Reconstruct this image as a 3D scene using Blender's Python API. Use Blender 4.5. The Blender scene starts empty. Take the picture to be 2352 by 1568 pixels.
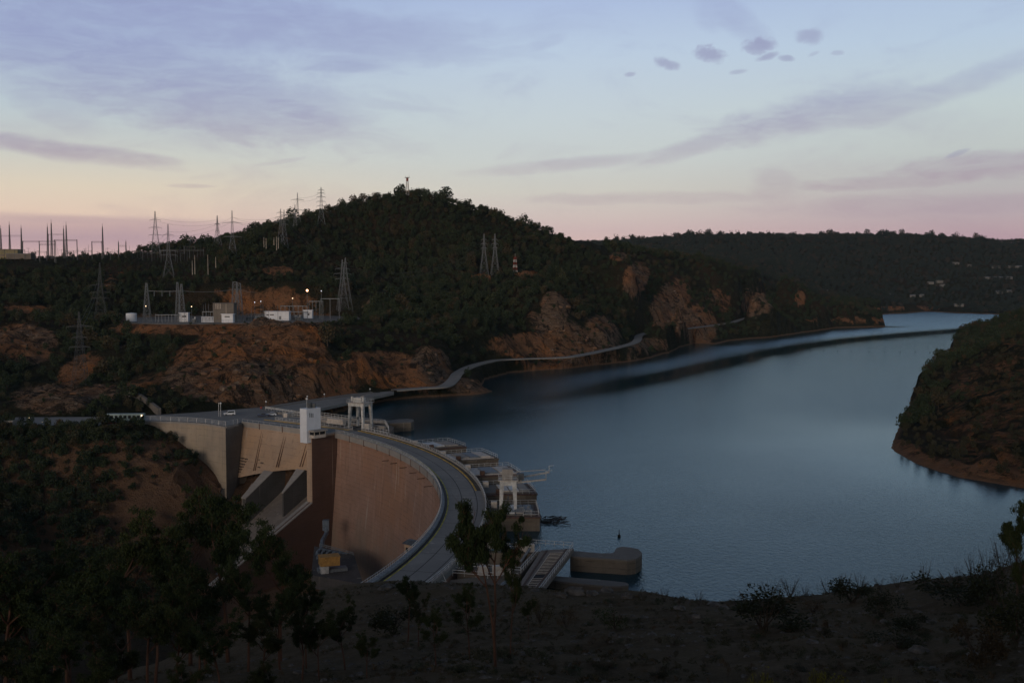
import bpy, math, random
import numpy as np
from mathutils import Vector, Matrix
random.seed(7); np.random.seed(7)
SC = bpy.context.scene
COL = SC.collection
R = math.radians

# ---------------- camera ----------------
F = 2500.0            # focal length in pixels of a 2352 px wide picture
CAMZ = 60.5
PITCH = math.atan(144 / F)
cam_d = bpy.data.cameras.new('camera'); cam = bpy.data.objects.new('camera', cam_d); COL.objects.link(cam)
cam_d.sensor_width = 36; cam_d.lens = 36 * F / 2352; cam_d.clip_start = 0.5; cam_d.clip_end = 20000
cam.location = (0, 0, CAMZ); cam.rotation_euler = (R(90) - PITCH, 0, 0)
SC.camera = cam
SC.view_settings.view_transform = 'Standard'; SC.view_settings.look = 'None'
SC.view_settings.exposure = 0.0; SC.view_settings.gamma = 1.0

def ray(px, py):
    x = (px - 1176) / F; y = (784 - py) / F
    dy = math.cos(PITCH) + y * math.sin(PITCH); dz = -math.sin(PITCH) + y * math.cos(PITCH)
    return x / dy, dz / dy
def at_d(px, py, d):
    a, b = ray(px, py); return Vector((a * d, d, CAMZ + b * d))
def at_z(px, py, z):
    a, b = ray(px, py); d = (z - CAMZ) / b; return Vector((a * d, d, z))
def proj(P):
    P = np.asarray(P, float); x, y, z = P[..., 0], P[..., 1], P[..., 2] - CAMZ
    c, s = math.cos(PITCH), math.sin(PITCH)
    fw = y * c - z * s; up = y * s + z * c
    return 1176 + F * x / fw, 784 - F * up / fw

# ---------------- node helper ----------------
class NT:
    def __init__(s, nt): s.nt = nt; s.n = nt.nodes; s.l = nt.links
    def add(s, t, **kw):
        nd = s.n.new(t)
        for k, v in kw.items(): setattr(nd, k, v)
        return nd
    def put(s, sock, v):
        if isinstance(v, bpy.types.NodeSocket): s.l.new(v, sock)
        elif v is not None: sock.default_value = v
    def m(s, op, a, b=None, c=None, clamp=False):
        nd = s.add('ShaderNodeMath', operation=op); nd.use_clamp = clamp
        s.put(nd.inputs[0], a); s.put(nd.inputs[1], b)
        if c is not None: s.put(nd.inputs[2], c)
        return nd.outputs[0]
    def noise(s, vec, scale, detail=4, rough=.55, dist=0, dim='3D', out=0):
        nd = s.add('ShaderNodeTexNoise', noise_dimensions=dim)
        if vec is not None: s.l.new(vec, nd.inputs['Vector'])
        nd.inputs['Scale'].default_value = scale; nd.inputs['Detail'].default_value = detail
        nd.inputs['Roughness'].default_value = rough; nd.inputs['Distortion'].default_value = dist
        return nd.outputs[out]
    def ramp(s, fac, stops, interp='LINEAR'):
        nd = s.add('ShaderNodeValToRGB'); cr = nd.color_ramp; cr.interpolation = interp
        while len(cr.elements) < len(stops): cr.elements.new(.5)
        for e, (p, c) in zip(cr.elements, stops):
            e.position = p; e.color = (c[0], c[1], c[2], 1) if not isinstance(c, (int, float)) else (c, c, c, 1)
        s.put(nd.inputs[0], fac); return nd.outputs[0]
    def mix(s, fac, a, b, blend='MIX'):
        nd = s.add('ShaderNodeMix', data_type='RGBA', blend_type=blend)
        s.put(nd.inputs[0], fac)
        for i, v in ((6, a), (7, b)):
            if isinstance(v, tuple): v = (v[0], v[1], v[2], 1)
            s.put(nd.inputs[i], v)
        return nd.outputs[2]
    def mapr(s, v, a, b, c=0., d=1., smooth=True):
        nd = s.add('ShaderNodeMapRange'); nd.interpolation_type = 'SMOOTHSTEP' if smooth else 'LINEAR'
        s.put(nd.inputs[0], v)
        for i, q in enumerate((a, b, c, d)): nd.inputs[i + 1].default_value = q
        return nd.outputs[0]
    def attr(s, name, out=2):
        nd = s.add('ShaderNodeAttribute', attribute_name=name); return nd.outputs[out]
    def scalevec(s, vec, sc, loc=(0, 0, 0), rot=(0, 0, 0)):
        nd = s.add('ShaderNodeMapping'); s.l.new(vec, nd.inputs[0])
        nd.inputs['Scale'].default_value = sc; nd.inputs['Location'].default_value = loc; nd.inputs['Rotation'].default_value = rot
        return nd.outputs[0]

def lin(r, g, b):
    f = lambda c: (c / 255 / 12.92) if c / 255 <= .04045 else ((c / 255 + .055) / 1.055) ** 2.4
    return (f(r), f(g), f(b))

# ---------------- sky ----------------
SUN_EL, SUN_AZ = R(3.0), R(200)      # azimuth measured from +Y towards +X: behind the camera, to the left
W = bpy.data.worlds.new('World'); SC.world = W; W.use_nodes = True
w = NT(W.node_tree); w.n.clear()
tc = w.add('ShaderNodeTexCoord'); sep = w.add('ShaderNodeSeparateXYZ'); w.l.new(tc.outputs['Generated'], sep.inputs[0])
X_, Y_, Z_ = sep.outputs
az = w.m('ARCTAN2', X_, Y_)
el = w.m('ARCSINE', Z_)
# angles of a picture point, used only to list where the clouds of that evening stood in the sky
def ang(px, py):
    a, b = ray(px, py); n = math.sqrt(a * a + 1 + b * b); return math.atan2(a, 1), math.asin(b / n)
def elr(py): return ang(1176, py)[1]
def stops(cols): return [(max(0, min(1, (elr(y) + .05) / .75)) if y is not None else p, lin(*c)) for (y, p, c) in cols]
E0 = w.m('DIVIDE', w.m('ADD', el, .05), .75)
left = w.ramp(E0, stops([(700, 0, (150, 118, 138)), (592, 0, (212, 164, 158)), (552, 0, (196, 158, 160)), (528, 0, (212, 172, 160)), (500, 0, (228, 194, 166)), (440, 0, (222, 204, 176)), (370, 0, (204, 206, 196)), (270, 0, (180, 198, 208)), (120, 0, (154, 178, 214)), (0, 0, (138, 162, 208)), (None, .62, (66, 98, 140)), (None, 1, (30, 62, 98))]))
right = w.ramp(E0, stops([(700, 0, (120, 92, 112)), (592, 0, (165, 128, 146)), (552, 0, (184, 146, 158)), (528, 0, (186, 156, 163)), (500, 0, (184, 164, 170)), (440, 0, (186, 182, 182)), (370, 0, (190, 198, 196)), (270, 0, (190, 206, 208)), (120, 0, (170, 196, 222)), (0, 0, (156, 184, 222)), (None, .62, (70, 104, 144)), (None, 1, (30, 62, 98))]))
mid = w.ramp(E0, stops([(700, 0, (150, 112, 128)), (592, 0, (204, 160, 160)), (552, 0, (210, 172, 166)), (528, 0, (207, 176, 172)), (500, 0, (208, 186, 178)), (440, 0, (206, 202, 190)), (370, 0, (200, 207, 204)), (270, 0, (192, 207, 214)), (120, 0, (174, 198, 224)), (0, 0, (152, 178, 222)), (None, .62, (68, 100, 142)), (None, 1, (30, 62, 98))]))
a0, a1 = ang(100, 400)[0], ang(1300, 400)[0]; a2 = ang(2300, 400)[0]
base = w.mix(w.mapr(az, a0, a1), left, mid); base = w.mix(w.mapr(az, a1, a2), base, right)
# warp for wispy clouds
comb = w.add('ShaderNodeCombineXYZ'); w.l.new(az, comb.inputs[0]); w.l.new(el, comb.inputs[1])
uv = comb.outputs[0]
streak = w.scalevec(uv, (1, 2.6, 1), rot=(0, 0, R(14)))
n1 = w.noise(streak, 7, 6, .6, .6); n2 = w.noise(w.scalevec(uv, (1, 2.2, 1)), 22, 6, .62, .4)
n3 = w.noise(w.scalevec(uv, (1, 3.5, 1), rot=(0, 0, R(-12))), 14, 5, .6, 1.2)
n4 = w.noise(w.scalevec(uv, (1, 1.5, 1)), 75, 6, .68, .8); n5 = w.noise(w.scalevec(uv, (1.2, 1, 1), (3, 1, 0)), 60, 6, .68, .8)
def blob(px, py, rx, ry, rot, warp=.5, soft=1.0, na=None, nb=None):
    """soft cloud patch: centre and half sizes given as angles"""
    ca, ce = ang(px, py); k = 1 / F
    dx = w.m('SUBTRACT', az, ca); dy = w.m('SUBTRACT', el, ce)
    c, s_ = math.cos(R(rot)), math.sin(R(rot))
    u = w.m('ADD', w.m('MULTIPLY', dx, c / (rx * k)), w.m('MULTIPLY', dy, s_ / (rx * k)))
    v = w.m('ADD', w.m('MULTIPLY', dx, -s_ / (ry * k)), w.m('MULTIPLY', dy, c / (ry * k)))
    if warp:
        v = w.m('ADD', v, w.m('MULTIPLY', w.m('SUBTRACT', na or n2, .5), warp * 3)); u = w.m('ADD', u, w.m('MULTIPLY', w.m('SUBTRACT', nb or n3, .5), warp * 2))
    d = w.m('ADD', w.m('MULTIPLY', u, u), w.m('MULTIPLY', v, v))
    return w.mapr(d, 1.0 + .3 * soft, max(.0, .75 - .75 * soft))
def add_all(items):
    o = None
    for it, g in items:
        b = w.m('MULTIPLY', it, g); o = b if o is None else w.m('MAXIMUM', o, b)
    return o
big = add_all([
 (blob(330, 170, 560, 120, -12, .5), .75), (blob(600, 60, 620, 75, -3, .5), .65), (blob(690, 262, 150, 42, -14, .45), .75), (blob(430, 215, 260, 50, -12, .5), .55),
 (blob(150, 345, 240, 24, -6, .4), .75), (blob(330, 365, 90, 16, -3, .4), .6), (blob(120, 250, 120, 40, -25, .5), .35), (blob(860, 110, 200, 50, 18, .5), .5), (blob(800, 155, 120, 18, 4, .5), .6),
 (blob(1860, 262, 260, 46, 11, .4), .68), (blob(1640, 320, 230, 24, 17, .35), .5), (blob(1300, 378, 240, 18, 5, .3), .45), (blob(2180, 205, 260, 30, 19, .4), .42), (blob(2060, 240, 200, 34, 13, .3), .55),
 (blob(1690, 45, 100, 34, -35, .4), .4), (blob(1640, 10, 50, 60, 0, .4), .3),
 (blob(2260, 380, 240, 34, 2, .5), .7), (blob(2050, 418, 260, 18, 2, .5), .5), (blob(1780, 430, 60, 50, 0, .6), .4), (blob(1500, 455, 330, 16, 0, .5), .35), (blob(2150, 470, 420, 26, 0, .4), .4),
 (blob(1250, 100, 60, 16, 20, .6), .3), (blob(1180, 70, 160, 12, 8, .6), .2), (blob(640, 372, 70, 6, 10, .4), .35), (blob(440, 427, 60, 6, 0, .4), .35), (blob(200, 505, 200, 9, 0, .4), .25), (blob(880, 240, 200, 14, -6, .6), .25)])
wisp = w.m('MULTIPLY', w.mapr(n1, .5, .72), .25)
fib = w.noise(w.scalevec(uv, (1, 5.5, 1), rot=(0, 0, R(8))), 26, 7, .68, .8)
big = w.m('MAXIMUM', w.m('MULTIPLY', w.m('MULTIPLY', big, w.mapr(n3, .2, .62, .5, 1)), w.mapr(fib, .3, .62, .78, 1.0)), wisp)
big = w.m('MULTIPLY', big, w.mapr(el, -.02, .06))
puffs = add_all([(blob(*a, na=n4, nb=n5), g) for a, g in (((1630, 124, 40, 19, -8, .6, 1), 1), ((1532, 147, 31, 13, -18, .6, 1), .9), ((1447, 171, 15, 6, 0, .45, 1), .7), ((1742, 106, 40, 19, 4, .6, 1), 1), ((1762, 131, 27, 8, 12, .45, 1), .9), ((1808, 134, 20, 8, -6, .45, 1), .8), ((1859, 83, 34, 20, -4, .45, 1), .8), ((1695, 165, 22, 6, 6, .45, 1), .6), ((1870, 124, 14, 5, 20, .3, 1), .4), ((1923, 122, 16, 6, 0, .3, 1), .5), ((2200, 352, 26, 6, 18, .3, 1), .6))])
hi = w.mapr(el, elr(470), elr(150))
ccol = w.mix(hi, lin(164, 140, 158), lin(140, 144, 188))
hs = w.add('ShaderNodeHueSaturation'); hs.inputs['Saturation'].default_value = .76; hs.inputs['Value'].default_value = 1.0; w.l.new(base, hs.inputs['Color']); base = hs.outputs[0]
col = w.mix(w.m('MULTIPLY', big, .82), base, ccol)
col = w.mix(w.m('MULTIPLY', puffs, .56), col, lin(136, 132, 172))
# the Earth's shadow band low on the left
band = w.m('MULTIPLY', w.mapr(w.m('ADD', el, w.m('MULTIPLY', az, .03)), elr(526), elr(541)), w.mapr(az, ang(1000, 500)[0], ang(500, 500)[0]))
band = w.m('MULTIPLY', band, w.mapr(el, elr(600), elr(560)))
col = w.mix(w.m('MULTIPLY', band, .26), col, lin(158, 128, 148))
# physical sky of the evening: the afterglow on the side of the set sun
sky = w.add('ShaderNodeTexSky', sky_type='NISHITA'); sky.sun_disc = False
sky.sun_elevation = SUN_EL; sky.sun_rotation = SUN_AZ; sky.altitude = 100; sky.dust_density = 2
b1 = w.add('ShaderNodeBackground'); w.l.new(col, b1.inputs[0]); b1.inputs[1].default_value = 1.0
b2 = w.add('ShaderNodeBackground'); w.l.new(sky.outputs[0], b2.inputs[0]); b2.inputs[1].default_value = 0.15
mx = w.add('ShaderNodeMixShader'); w.put(mx.inputs[0], w.mapr(w.m('DIVIDE', Y_, 1.0), .25, -.15, 0, .55)); w.l.new(b1.outputs[0], mx.inputs[1]); w.l.new(b2.outputs[0], mx.inputs[2])
out = w.add('ShaderNodeOutputWorld'); w.l.new(mx.outputs[0], out.inputs[0])

sun_d = bpy.data.lights.new('sun', 'SUN'); sun = bpy.data.objects.new('sun', sun_d); COL.objects.link(sun)
sun_d.energy = 1.0; sun_d.angle = R(20); sun_d.color = (1, .89, .80)
sd = Vector((math.sin(SUN_AZ) * math.cos(R(10)), math.cos(SUN_AZ) * math.cos(R(10)), math.sin(R(10))))
sun.rotation_euler = (-sd).to_track_quat('-Z', 'Y').to_euler()

# ---------------- object helpers ----------------
def tag(o, label=None, cat=None, group=None, kind=None):
    if label: o['label'] = label
    if cat: o['category'] = cat
    if group: o['group'] = group
    if kind: o['kind'] = kind
    return o
def empty(name, loc=(0, 0, 0), rz=0, label=None, cat=None, group=None):
    o = bpy.data.objects.new(name, None); COL.objects.link(o); o.location = loc; o.rotation_euler = (0, 0, rz)
    o.empty_display_size = .5
    return tag(o, label, cat, group)
def mesh_obj(name, me, mat, parent=None):
    o = bpy.data.objects.new(name, me); COL.objects.link(o)
    if mat: me.materials.append(mat)
    if parent: o.parent = parent
    return o
def np_mesh(name, V, Fq, smooth=False, tri=False):
    V = np.asarray(V, np.float32); Fq = np.asarray(Fq, np.int32)
    me = bpy.data.meshes.new(name); k = Fq.shape[1]
    me.vertices.add(len(V)); me.vertices.foreach_set('co', V.ravel())
    me.loops.add(Fq.size); me.loops.foreach_set('vertex_index', Fq.ravel())
    me.polygons.add(len(Fq)); me.polygons.foreach_set('loop_start', np.arange(0, Fq.size, k, dtype=np.int32))
    me.polygons.foreach_set('loop_total', np.full(len(Fq), k, np.int32))
    me.update(calc_edges=True)
    if smooth: me.polygons.foreach_set('use_smooth', np.ones(len(Fq), bool))
    return me
class MB:
    def __init__(s): s.v = []; s.f = []
    def quad(s, pts):
        b = len(s.v); s.v += [tuple(p) for p in pts]; s.f.append(tuple(range(b, b + len(pts)))); return s
    def box(s, c, size, rz=0, top=1.0):
        c = Vector(c); hx, hy, hz = size[0] / 2, size[1] / 2, size[2] / 2; cr, sr = math.cos(rz), math.sin(rz)
        b = len(s.v)
        for z in (-1, 1):
            k = top if z > 0 else 1
            for x, y in ((-1, -1), (1, -1), (1, 1), (-1, 1)):
                px, py = x * hx * k, y * hy * k
                s.v.append((c.x + px * cr - py * sr, c.y + px * sr + py * cr, c.z + z * hz))
        for f in ((0, 3, 2, 1), (4, 5, 6, 7), (0, 1, 5, 4), (1, 2, 6, 5), (2, 3, 7, 6), (3, 0, 4, 7)): s.f.append(tuple(b + i for i in f))
        return s
    def hexa(s, bot, top):
        """solid between two quads (lists of 4 points, same order)"""
        b = len(s.v); s.v += [tuple(p) for p in bot] + [tuple(p) for p in top]; n = len(bot)
        s.f.append(tuple(b + i for i in reversed(range(n)))); s.f.append(tuple(b + n + i for i in range(n)))
        for i in range(n): j = (i + 1) % n; s.f.append((b + i, b + j, b + n + j, b + n + i))
        return s
    def prism(s, poly, z0, z1): return s.hexa([(p[0], p[1], z0) for p in poly], [(p[0], p[1], z1) for p in poly])
    def bar(s, a, b_, r, r2=None, n=4):
        a = Vector(a); b_ = Vector(b_); d = b_ - a
        if d.length < 1e-6: return s
        d.normalize(); u = d.cross(Vector((0, 0, 1)));
        if u.length < .05: u = Vector((1, 0, 0))
        u.normalize(); v = d.cross(u); r2 = r if r2 is None else r2; k = len(s.v)
        for P, rr in ((a, r), (b_, r2)):
            for i in range(n):
                t = 2 * math.pi * (i + .5) / n; s.v.append(tuple(P + (u * math.cos(t) + v * math.sin(t)) * rr))
        for i in range(n): j = (i + 1) % n; s.f.append((k + i, k + j, k + n + j, k + n + i))
        s.f.append(tuple(k + i for i in reversed(range(n)))); s.f.append(tuple(k + n + i for i in range(n)))
        return s
    def path(s, pts, r, n=4):
        for a, b in zip(pts, pts[1:]): s.bar(a, b, r, n=n)
        return s
    def cyl(s, c, r, h, n=24, r2=None): return s.bar(c, (c[0], c[1], c[2] + h), r, r2, n)
    def ball(s, c, r, n=10, m=6, sz=1):
        k = len(s.v)
        for i in range(m + 1):
            ph = math.pi * i / m
            for j in range(n):
                t = 2 * math.pi * j / n; s.v.append((c[0] + r * math.sin(ph) * math.cos(t), c[1] + r * math.sin(ph) * math.sin(t), c[2] + r * sz * math.cos(ph)))
        for i in range(m):
            for j in range(n): q = (j + 1) % n; s.f.append((k + i * n + j, k + (i + 1) * n + j, k + (i + 1) * n + q, k + i * n + q))
        return s
    def strip(s, A, B):
        """surface between two polylines of the same length"""
        k = len(s.v); n = len(A); s.v += [tuple(p) for p in A] + [tuple(p) for p in B]
        for i in range(n - 1): s.f.append((k + i, k + i + 1, k + n + i + 1, k + n + i))
        return s
    def sweep(s, rings):
        """closed profile rings -> tube with capped ends"""
        k = len(s.v); m = len(rings[0])
        for r_ in rings: s.v += [tuple(p) for p in r_]
        for i in range(len(rings) - 1):
            for j in range(m): q = (j + 1) % m; s.f.append((k + i * m + j, k + i * m + q, k + (i + 1) * m + q, k + (i + 1) * m + j))
        s.f.append(tuple(k + j for j in reversed(range(m)))); e = k + (len(rings) - 1) * m; s.f.append(tuple(e + j for j in range(m)))
        return s
    def build(s, name, mat, parent=None, smooth=False, loc=None, recalc=True, rel=None):
        me = bpy.data.meshes.new(name)
        v = s.v if rel is None else [(p[0] - rel[0], p[1] - rel[1], p[2] - rel[2]) for p in s.v]
        me.from_pydata(v, [], s.f); me.update()
        if recalc:
            import bmesh
            bm = bmesh.new(); bm.from_mesh(me); bmesh.ops.recalc_face_normals(bm, faces=bm.faces); bm.to_mesh(me); bm.free()
        if smooth: me.polygons.foreach_set('use_smooth', np.ones(len(me.polygons), bool))
        o = mesh_obj(name, me, mat, parent)
        if loc is not None: o.location = loc
        return o

# ---------------- materials ----------------
def material(name):
    m_ = bpy.data.materials.new(name); m_.use_nodes = True; t = NT(m_.node_tree); t.n.clear()
    o = t.add('ShaderNodeOutputMaterial'); p = t.add('ShaderNodeBsdfPrincipled'); t.l.new(p.outputs[0], o.inputs[0])
    p.inputs['Specular IOR Level'].default_value = .25
    return m_, t, p
def bump(t, p, h, strength=.5, dist=.1):
    b = t.add('ShaderNodeBump'); b.inputs['Strength'].default_value = strength; b.inputs['Distance'].default_value = dist
    t.l.new(h, b.inputs['Height']); t.l.new(b.outputs[0], p.inputs['Normal'])
def plain(name, c, rough=.6, metal=0, var=.25, scale=1.5, bmp=0):
    m_, t, p = material(name)
    co = t.add('ShaderNodeTexCoord').outputs['Object']
    n = t.noise(co, scale, 5, .6)
    p.inputs['Base Color'].default_value = (*c, 1)
    t.l.new(t.mix(t.mapr(n, .3, .7), tuple(x * (1 - var) for x in c), tuple(min(1, x * (1 + var)) for x in c)), p.inputs['Base Color'])
    p.inputs['Roughness'].default_value = rough; p.inputs['Metallic'].default_value = metal
    if bmp: bump(t, p, n, bmp, .05)
    return m_
def concrete(name, c, dark, streak=.5, lift=2.4, joint=14., scale=.12, stain=(.05, .04, .035), amt=.5, warm=None, base=False):
    """weathered mass concrete: pour lines, vertical run-off streaks, blotches"""
    m_, t, p = material(name)
    geo = t.add('ShaderNodeNewGeometry').outputs['Position']
    blot = t.noise(geo, scale, 6, .62, .4)
    st = t.noise(t.scalevec(geo, (1, 1, .045)), .9, 6, .7, .2)
    st2 = t.noise(t.scalevec(geo, (1, 1, .02)), .25, 4, .6)
    fine = t.noise(geo, 3.5, 6, .7)
    col = t.mix(t.mapr(blot, .3, .72), dark, c)
    if warm: col = t.mix(t.mapr(t.noise(geo, .035, 4, .6, .5), .42, .66), col, warm)
    col = t.mix(t.m('MULTIPLY', t.mapr(st, .52, .78), streak), col, stain)
    col = t.mix(t.m('MULTIPLY', t.mapr(st2, .55, .75), streak * .4), col, tuple(min(1, x * 1.5) for x in c))
    sepz = t.add('ShaderNodeSeparateXYZ'); t.l.new(geo, sepz.inputs[0])
    zz = t.m('ADD', sepz.outputs[2], t.m('MULTIPLY', fine, .25))
    ln = t.m('PINGPONG', zz, lift / 2); ln = t.mapr(ln, .0, .16, 1, 0)
    brk = t.mapr(t.noise(geo, .5, 3), .38, .6)
    col = t.mix(t.m('MULTIPLY', t.m('MULTIPLY', ln, brk), amt), col, stain)
    col = t.mix(t.mapr(fine, .3, .75, 0, .35), col, tuple(x * .6 for x in c))
    # lime runs in pale narrow lines, pour panels of slightly different tone, dark damp foot
    run = t.mapr(t.noise(t.scalevec(geo, (1, 1, .012)), .55, 3, .5), .62, .68); brk2 = t.mapr(t.noise(t.scalevec(geo, (1, 1, .1)), .3, 4), .42, .62)
    col = t.mix(t.m('MULTIPLY', t.m('MULTIPLY', run, brk2), .5), col, (.46, .40, .33))
    pan = t.add('ShaderNodeTexVoronoi'); t.l.new(t.scalevec(geo, (.09, .09, .16)), pan.inputs['Vector']); pan.distance = 'CHEBYCHEV'; pan.inputs['Scale'].default_value = 1
    sc_ = t.add('ShaderNodeSeparateColor'); t.l.new(pan.outputs['Color'], sc_.inputs[0]); col = t.mix(t.m('MULTIPLY', sc_.outputs[0], .34), col, tuple(x * .55 for x in c))
    if base:
        ft = t.mapr(t.m('ADD', sepz.outputs[2], t.m('MULTIPLY', t.m('SUBTRACT', t.noise(geo, .09, 5, .7), .5), 50)), -20, -40); col = t.mix(t.m('MULTIPLY', ft, .7), col, t.mix(st, (.30, .235, .18), (.15, .12, .095)))
    t.l.new(col, p.inputs['Base Color']); p.inputs['Roughness'].default_value = .9; p.inputs['Specular IOR Level'].default_value = .1
    bump(t, p, t.m('ADD', fine, t.m('MULTIPLY', ln, -.5)), .35, .12)
    return m_
def emit(name, c, s):
    m_ = bpy.data.materials.new(name); m_.use_nodes = True; t = NT(m_.node_tree); t.n.clear()
    o = t.add('ShaderNodeOutputMaterial'); e = t.add('ShaderNodeEmission'); e.inputs[0].default_value = (*c, 1); e.inputs[1].default_value = s
    t.l.new(e.outputs[0], o.inputs[0]); return m_
M = {}
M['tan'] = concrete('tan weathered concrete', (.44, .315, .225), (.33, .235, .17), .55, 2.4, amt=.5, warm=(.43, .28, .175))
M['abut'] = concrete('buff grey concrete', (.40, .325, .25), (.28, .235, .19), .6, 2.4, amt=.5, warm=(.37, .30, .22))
M['chute'] = concrete('scoured chute concrete', (.26, .215, .18), (.16, .135, .115), .6, 3.5, amt=.3)
M['arch'] = concrete('rust brown weathered concrete', (.36, .225, .17), (.285, .175, .13), .6, 1.6, amt=.45, warm=(.32, .175, .11), base=True)
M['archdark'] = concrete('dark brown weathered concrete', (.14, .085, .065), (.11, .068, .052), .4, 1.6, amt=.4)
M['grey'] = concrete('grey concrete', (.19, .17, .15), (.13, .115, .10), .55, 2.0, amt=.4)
M['pier'] = concrete('shade-dark grey concrete', (.115, .105, .10), (.075, .07, .065), .7, 2.0, amt=.5)  # dark tone puts the shade of the deep bays into the pier colour
M['stained'] = concrete('stained lake concrete', (.19, .155, .12), (.085, .068, .052), 1.0, 1.2, amt=.6, stain=(.025, .018, .014))
M['rim'] = concrete('pale parapet concrete', (.34, .31, .28), (.26, .235, .21), .4, .9, amt=.2)
M['white'] = plain('white painted steel', (.42, .415, .40), .5, var=.3, scale=.8)
M['whitewall'] = plain('white painted wall', (.60, .62, .66), .8, var=.06, scale=.4)
M['cream'] = plain('cream painted metal', (.42, .37, .32), .6, var=.2)
M['galv'] = plain('galvanised steel', (.15, .165, .18), .6, .2)
M['galvdark'] = plain('weathered steel', (.07, .075, .08), .6, .2)
M['glass'] = plain('dark window glass', (.012, .014, .016), .15)
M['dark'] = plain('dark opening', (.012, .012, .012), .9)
M['yellow'] = plain('yellow kerb paint', (.40, .25, .035), .7, var=.35, scale=.4)
M['olive'] = plain('worn yellow line', (.34, .29, .05), .8, var=.4, scale=.6)
M['rail'] = plain('dark rusty rail', (.03, .024, .02), .7)
M['rust'] = plain('rusty steel', (.085, .048, .034), .8, var=.4)
M['bluepaint'] = plain('pale blue paint', (.18, .195, .21), .8)
M['blueduct'] = plain('blue grey duct', (.10, .125, .155), .5)
M['orange'] = plain('ochre painted steel', (.36, .20, .06), .6)
M['redpaint'] = plain('red paint', (.18, .025, .018), .5)
M['carwhite'] = plain('white car paint', (.55, .57, .60), .3, var=.05)
M['carblue'] = plain('dark blue car paint', (.03, .04, .07), .3, var=.05)
M['tyre'] = plain('tyre rubber', (.012, .012, .012), .9)
M['teal'] = plain('pale teal paint', (.20, .26, .25), .5, var=.1)
M['lamp'] = emit('warm lamp', (1, .72, .42), 3.5)
M['lampO'] = emit('orange lamp', (1, .5, .25), 9)
M['globe'] = plain('milky lamp globe', (.6, .6, .58), .3)
M['lampW'] = emit('white lamp', (.85, .9, 1), 1.6)
M['pave'] = concrete('road slab', (.26, .245, .225), (.20, .19, .178), .15, 50, amt=0, scale=.08)
# ---------------- value noise ----------------
def vnoise(x, y, seed=0):
    xi = np.floor(x).astype(np.int64); yi = np.floor(y).astype(np.int64); fx = x - xi; fy = y - yi
    def h(a, b):
        n = (a * 374761393 + b * 668265263 + seed * 1442695041) & 0x7fffffff
        n = ((n ^ (n >> 13)) * 1274126177) & 0x7fffffff
        return ((n ^ (n >> 16)) & 0xffff) / 65535.
    u = fx * fx * (3 - 2 * fx); v = fy * fy * (3 - 2 * fy)
    return (h(xi, yi) * (1 - u) + h(xi + 1, yi) * u) * (1 - v) + (h(xi, yi + 1) * (1 - u) + h(xi + 1, yi + 1) * u) * v - .5
def fbm(x, y, sc, oct=5, seed=0, gain=.5, ridge=False):
    o = 0; a = 1.
    for i in range(oct):
        n = vnoise(x / sc, y / sc, seed + i * 17)
        if ridge: n = .5 - np.abs(n) * 2
        o = o + a * n; a *= gain; sc /= 2.03
    return o

# ---------------- shore of the lake, in plan ----------------
ZC = 4.5                                   # level of the crest road above the water
def zp(px, py, z=0): v = at_z(px, py, z); return (v.x, v.y)
left_shore = [zp(*p) for p in ((880, 921), (950, 913), (1040, 908), (1100, 906), (1130, 899), (1100, 884), (1108, 872), (1168, 856), (1230, 851), (1292, 847), (1370, 838), (1448, 830), (1500, 820), (1531, 811), (1560, 797), (1592, 788), (1646, 790), (1678, 782), (1720, 778), (1757, 775.6), (1840, 764), (1915, 753), (1975, 751), (2032, 750))] 
far_shore = [zp(*p) for p in ((2010, 738), (2000, 727), (2037, 721), (2134, 715), (2212, 719), (2303, 722))]
right_shore = [(820, 1720), (770, 1560)] + [zp(*p) for p in ((2230, 768), (2175, 820), (2130, 870), (2090, 930), (2055, 1000), (2045, 1030), (2100, 1064), (2200, 1096), (2352, 1121))] + [(190, 300), (240, 262), (330, 232), (420, 190)]
near_shore = [(420, 120), (250, 128), (120, 150), (70, 158), (30, 166), (8, 176), (-14, 190)]
# arch circle of the dam
CX, CY, R1 = -236., 258., 218.
A = np.array([zp(*p, ZC) for p in ((762, 995), (865, 1021.7), (925.7, 1045), (960.5, 1063.5), (986.8, 1093.7), (1004, 1118), (1010, 1141.7), (1008, 1163), (983, 1220), (969, 1248), (919, 1293.6), (861, 1339))])
B = np.array([zp(*p, ZC) for p in ((738, 974), (804, 981.8), (856, 989.6), (925.7, 1007), (986.8, 1034.8), (1027.8, 1055), (1071, 1085), (1099.4, 1120), (1106, 1154.7), (1082, 1250), (1010.5, 1327))])
_n, _m = len(A), len(B); _M = np.zeros((_n + _m, 4)); _M[:_n, :2] = 2 * A; _M[_n:, :2] = 2 * B; _M[:_n, 2] = 1; _M[_n:, 3] = 1
_s = np.linalg.lstsq(_M, np.r_[(A ** 2).sum(1), (B ** 2).sum(1)], rcond=None)[0]
CX, CY = _s[:2]; R1 = np.linalg.norm(A - _s[:2], axis=1).mean(); R2 = np.linalg.norm(B - _s[:2], axis=1).mean()
print('arch', CX, CY, R1, R2)
def pol(a, r): return (CX + r * math.cos(a), CY + r * math.sin(a))
AF = math.atan2(A[0, 1] - CY, A[0, 0] - CX)          # far end of the curve
AN = math.atan2(A[-1, 1] - CY, A[-1, 0] - CX)
def arc(a0, a1, r, z, n=40): return [Vector((*pol(a0 + (a1 - a0) * i / n, r), z)) for i in range(n + 1)]
dam_line = [pol(AN - .12 + (AF - AN + .12) * i / 20, (R1 + R2) / 2) for i in range(21)]
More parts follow.
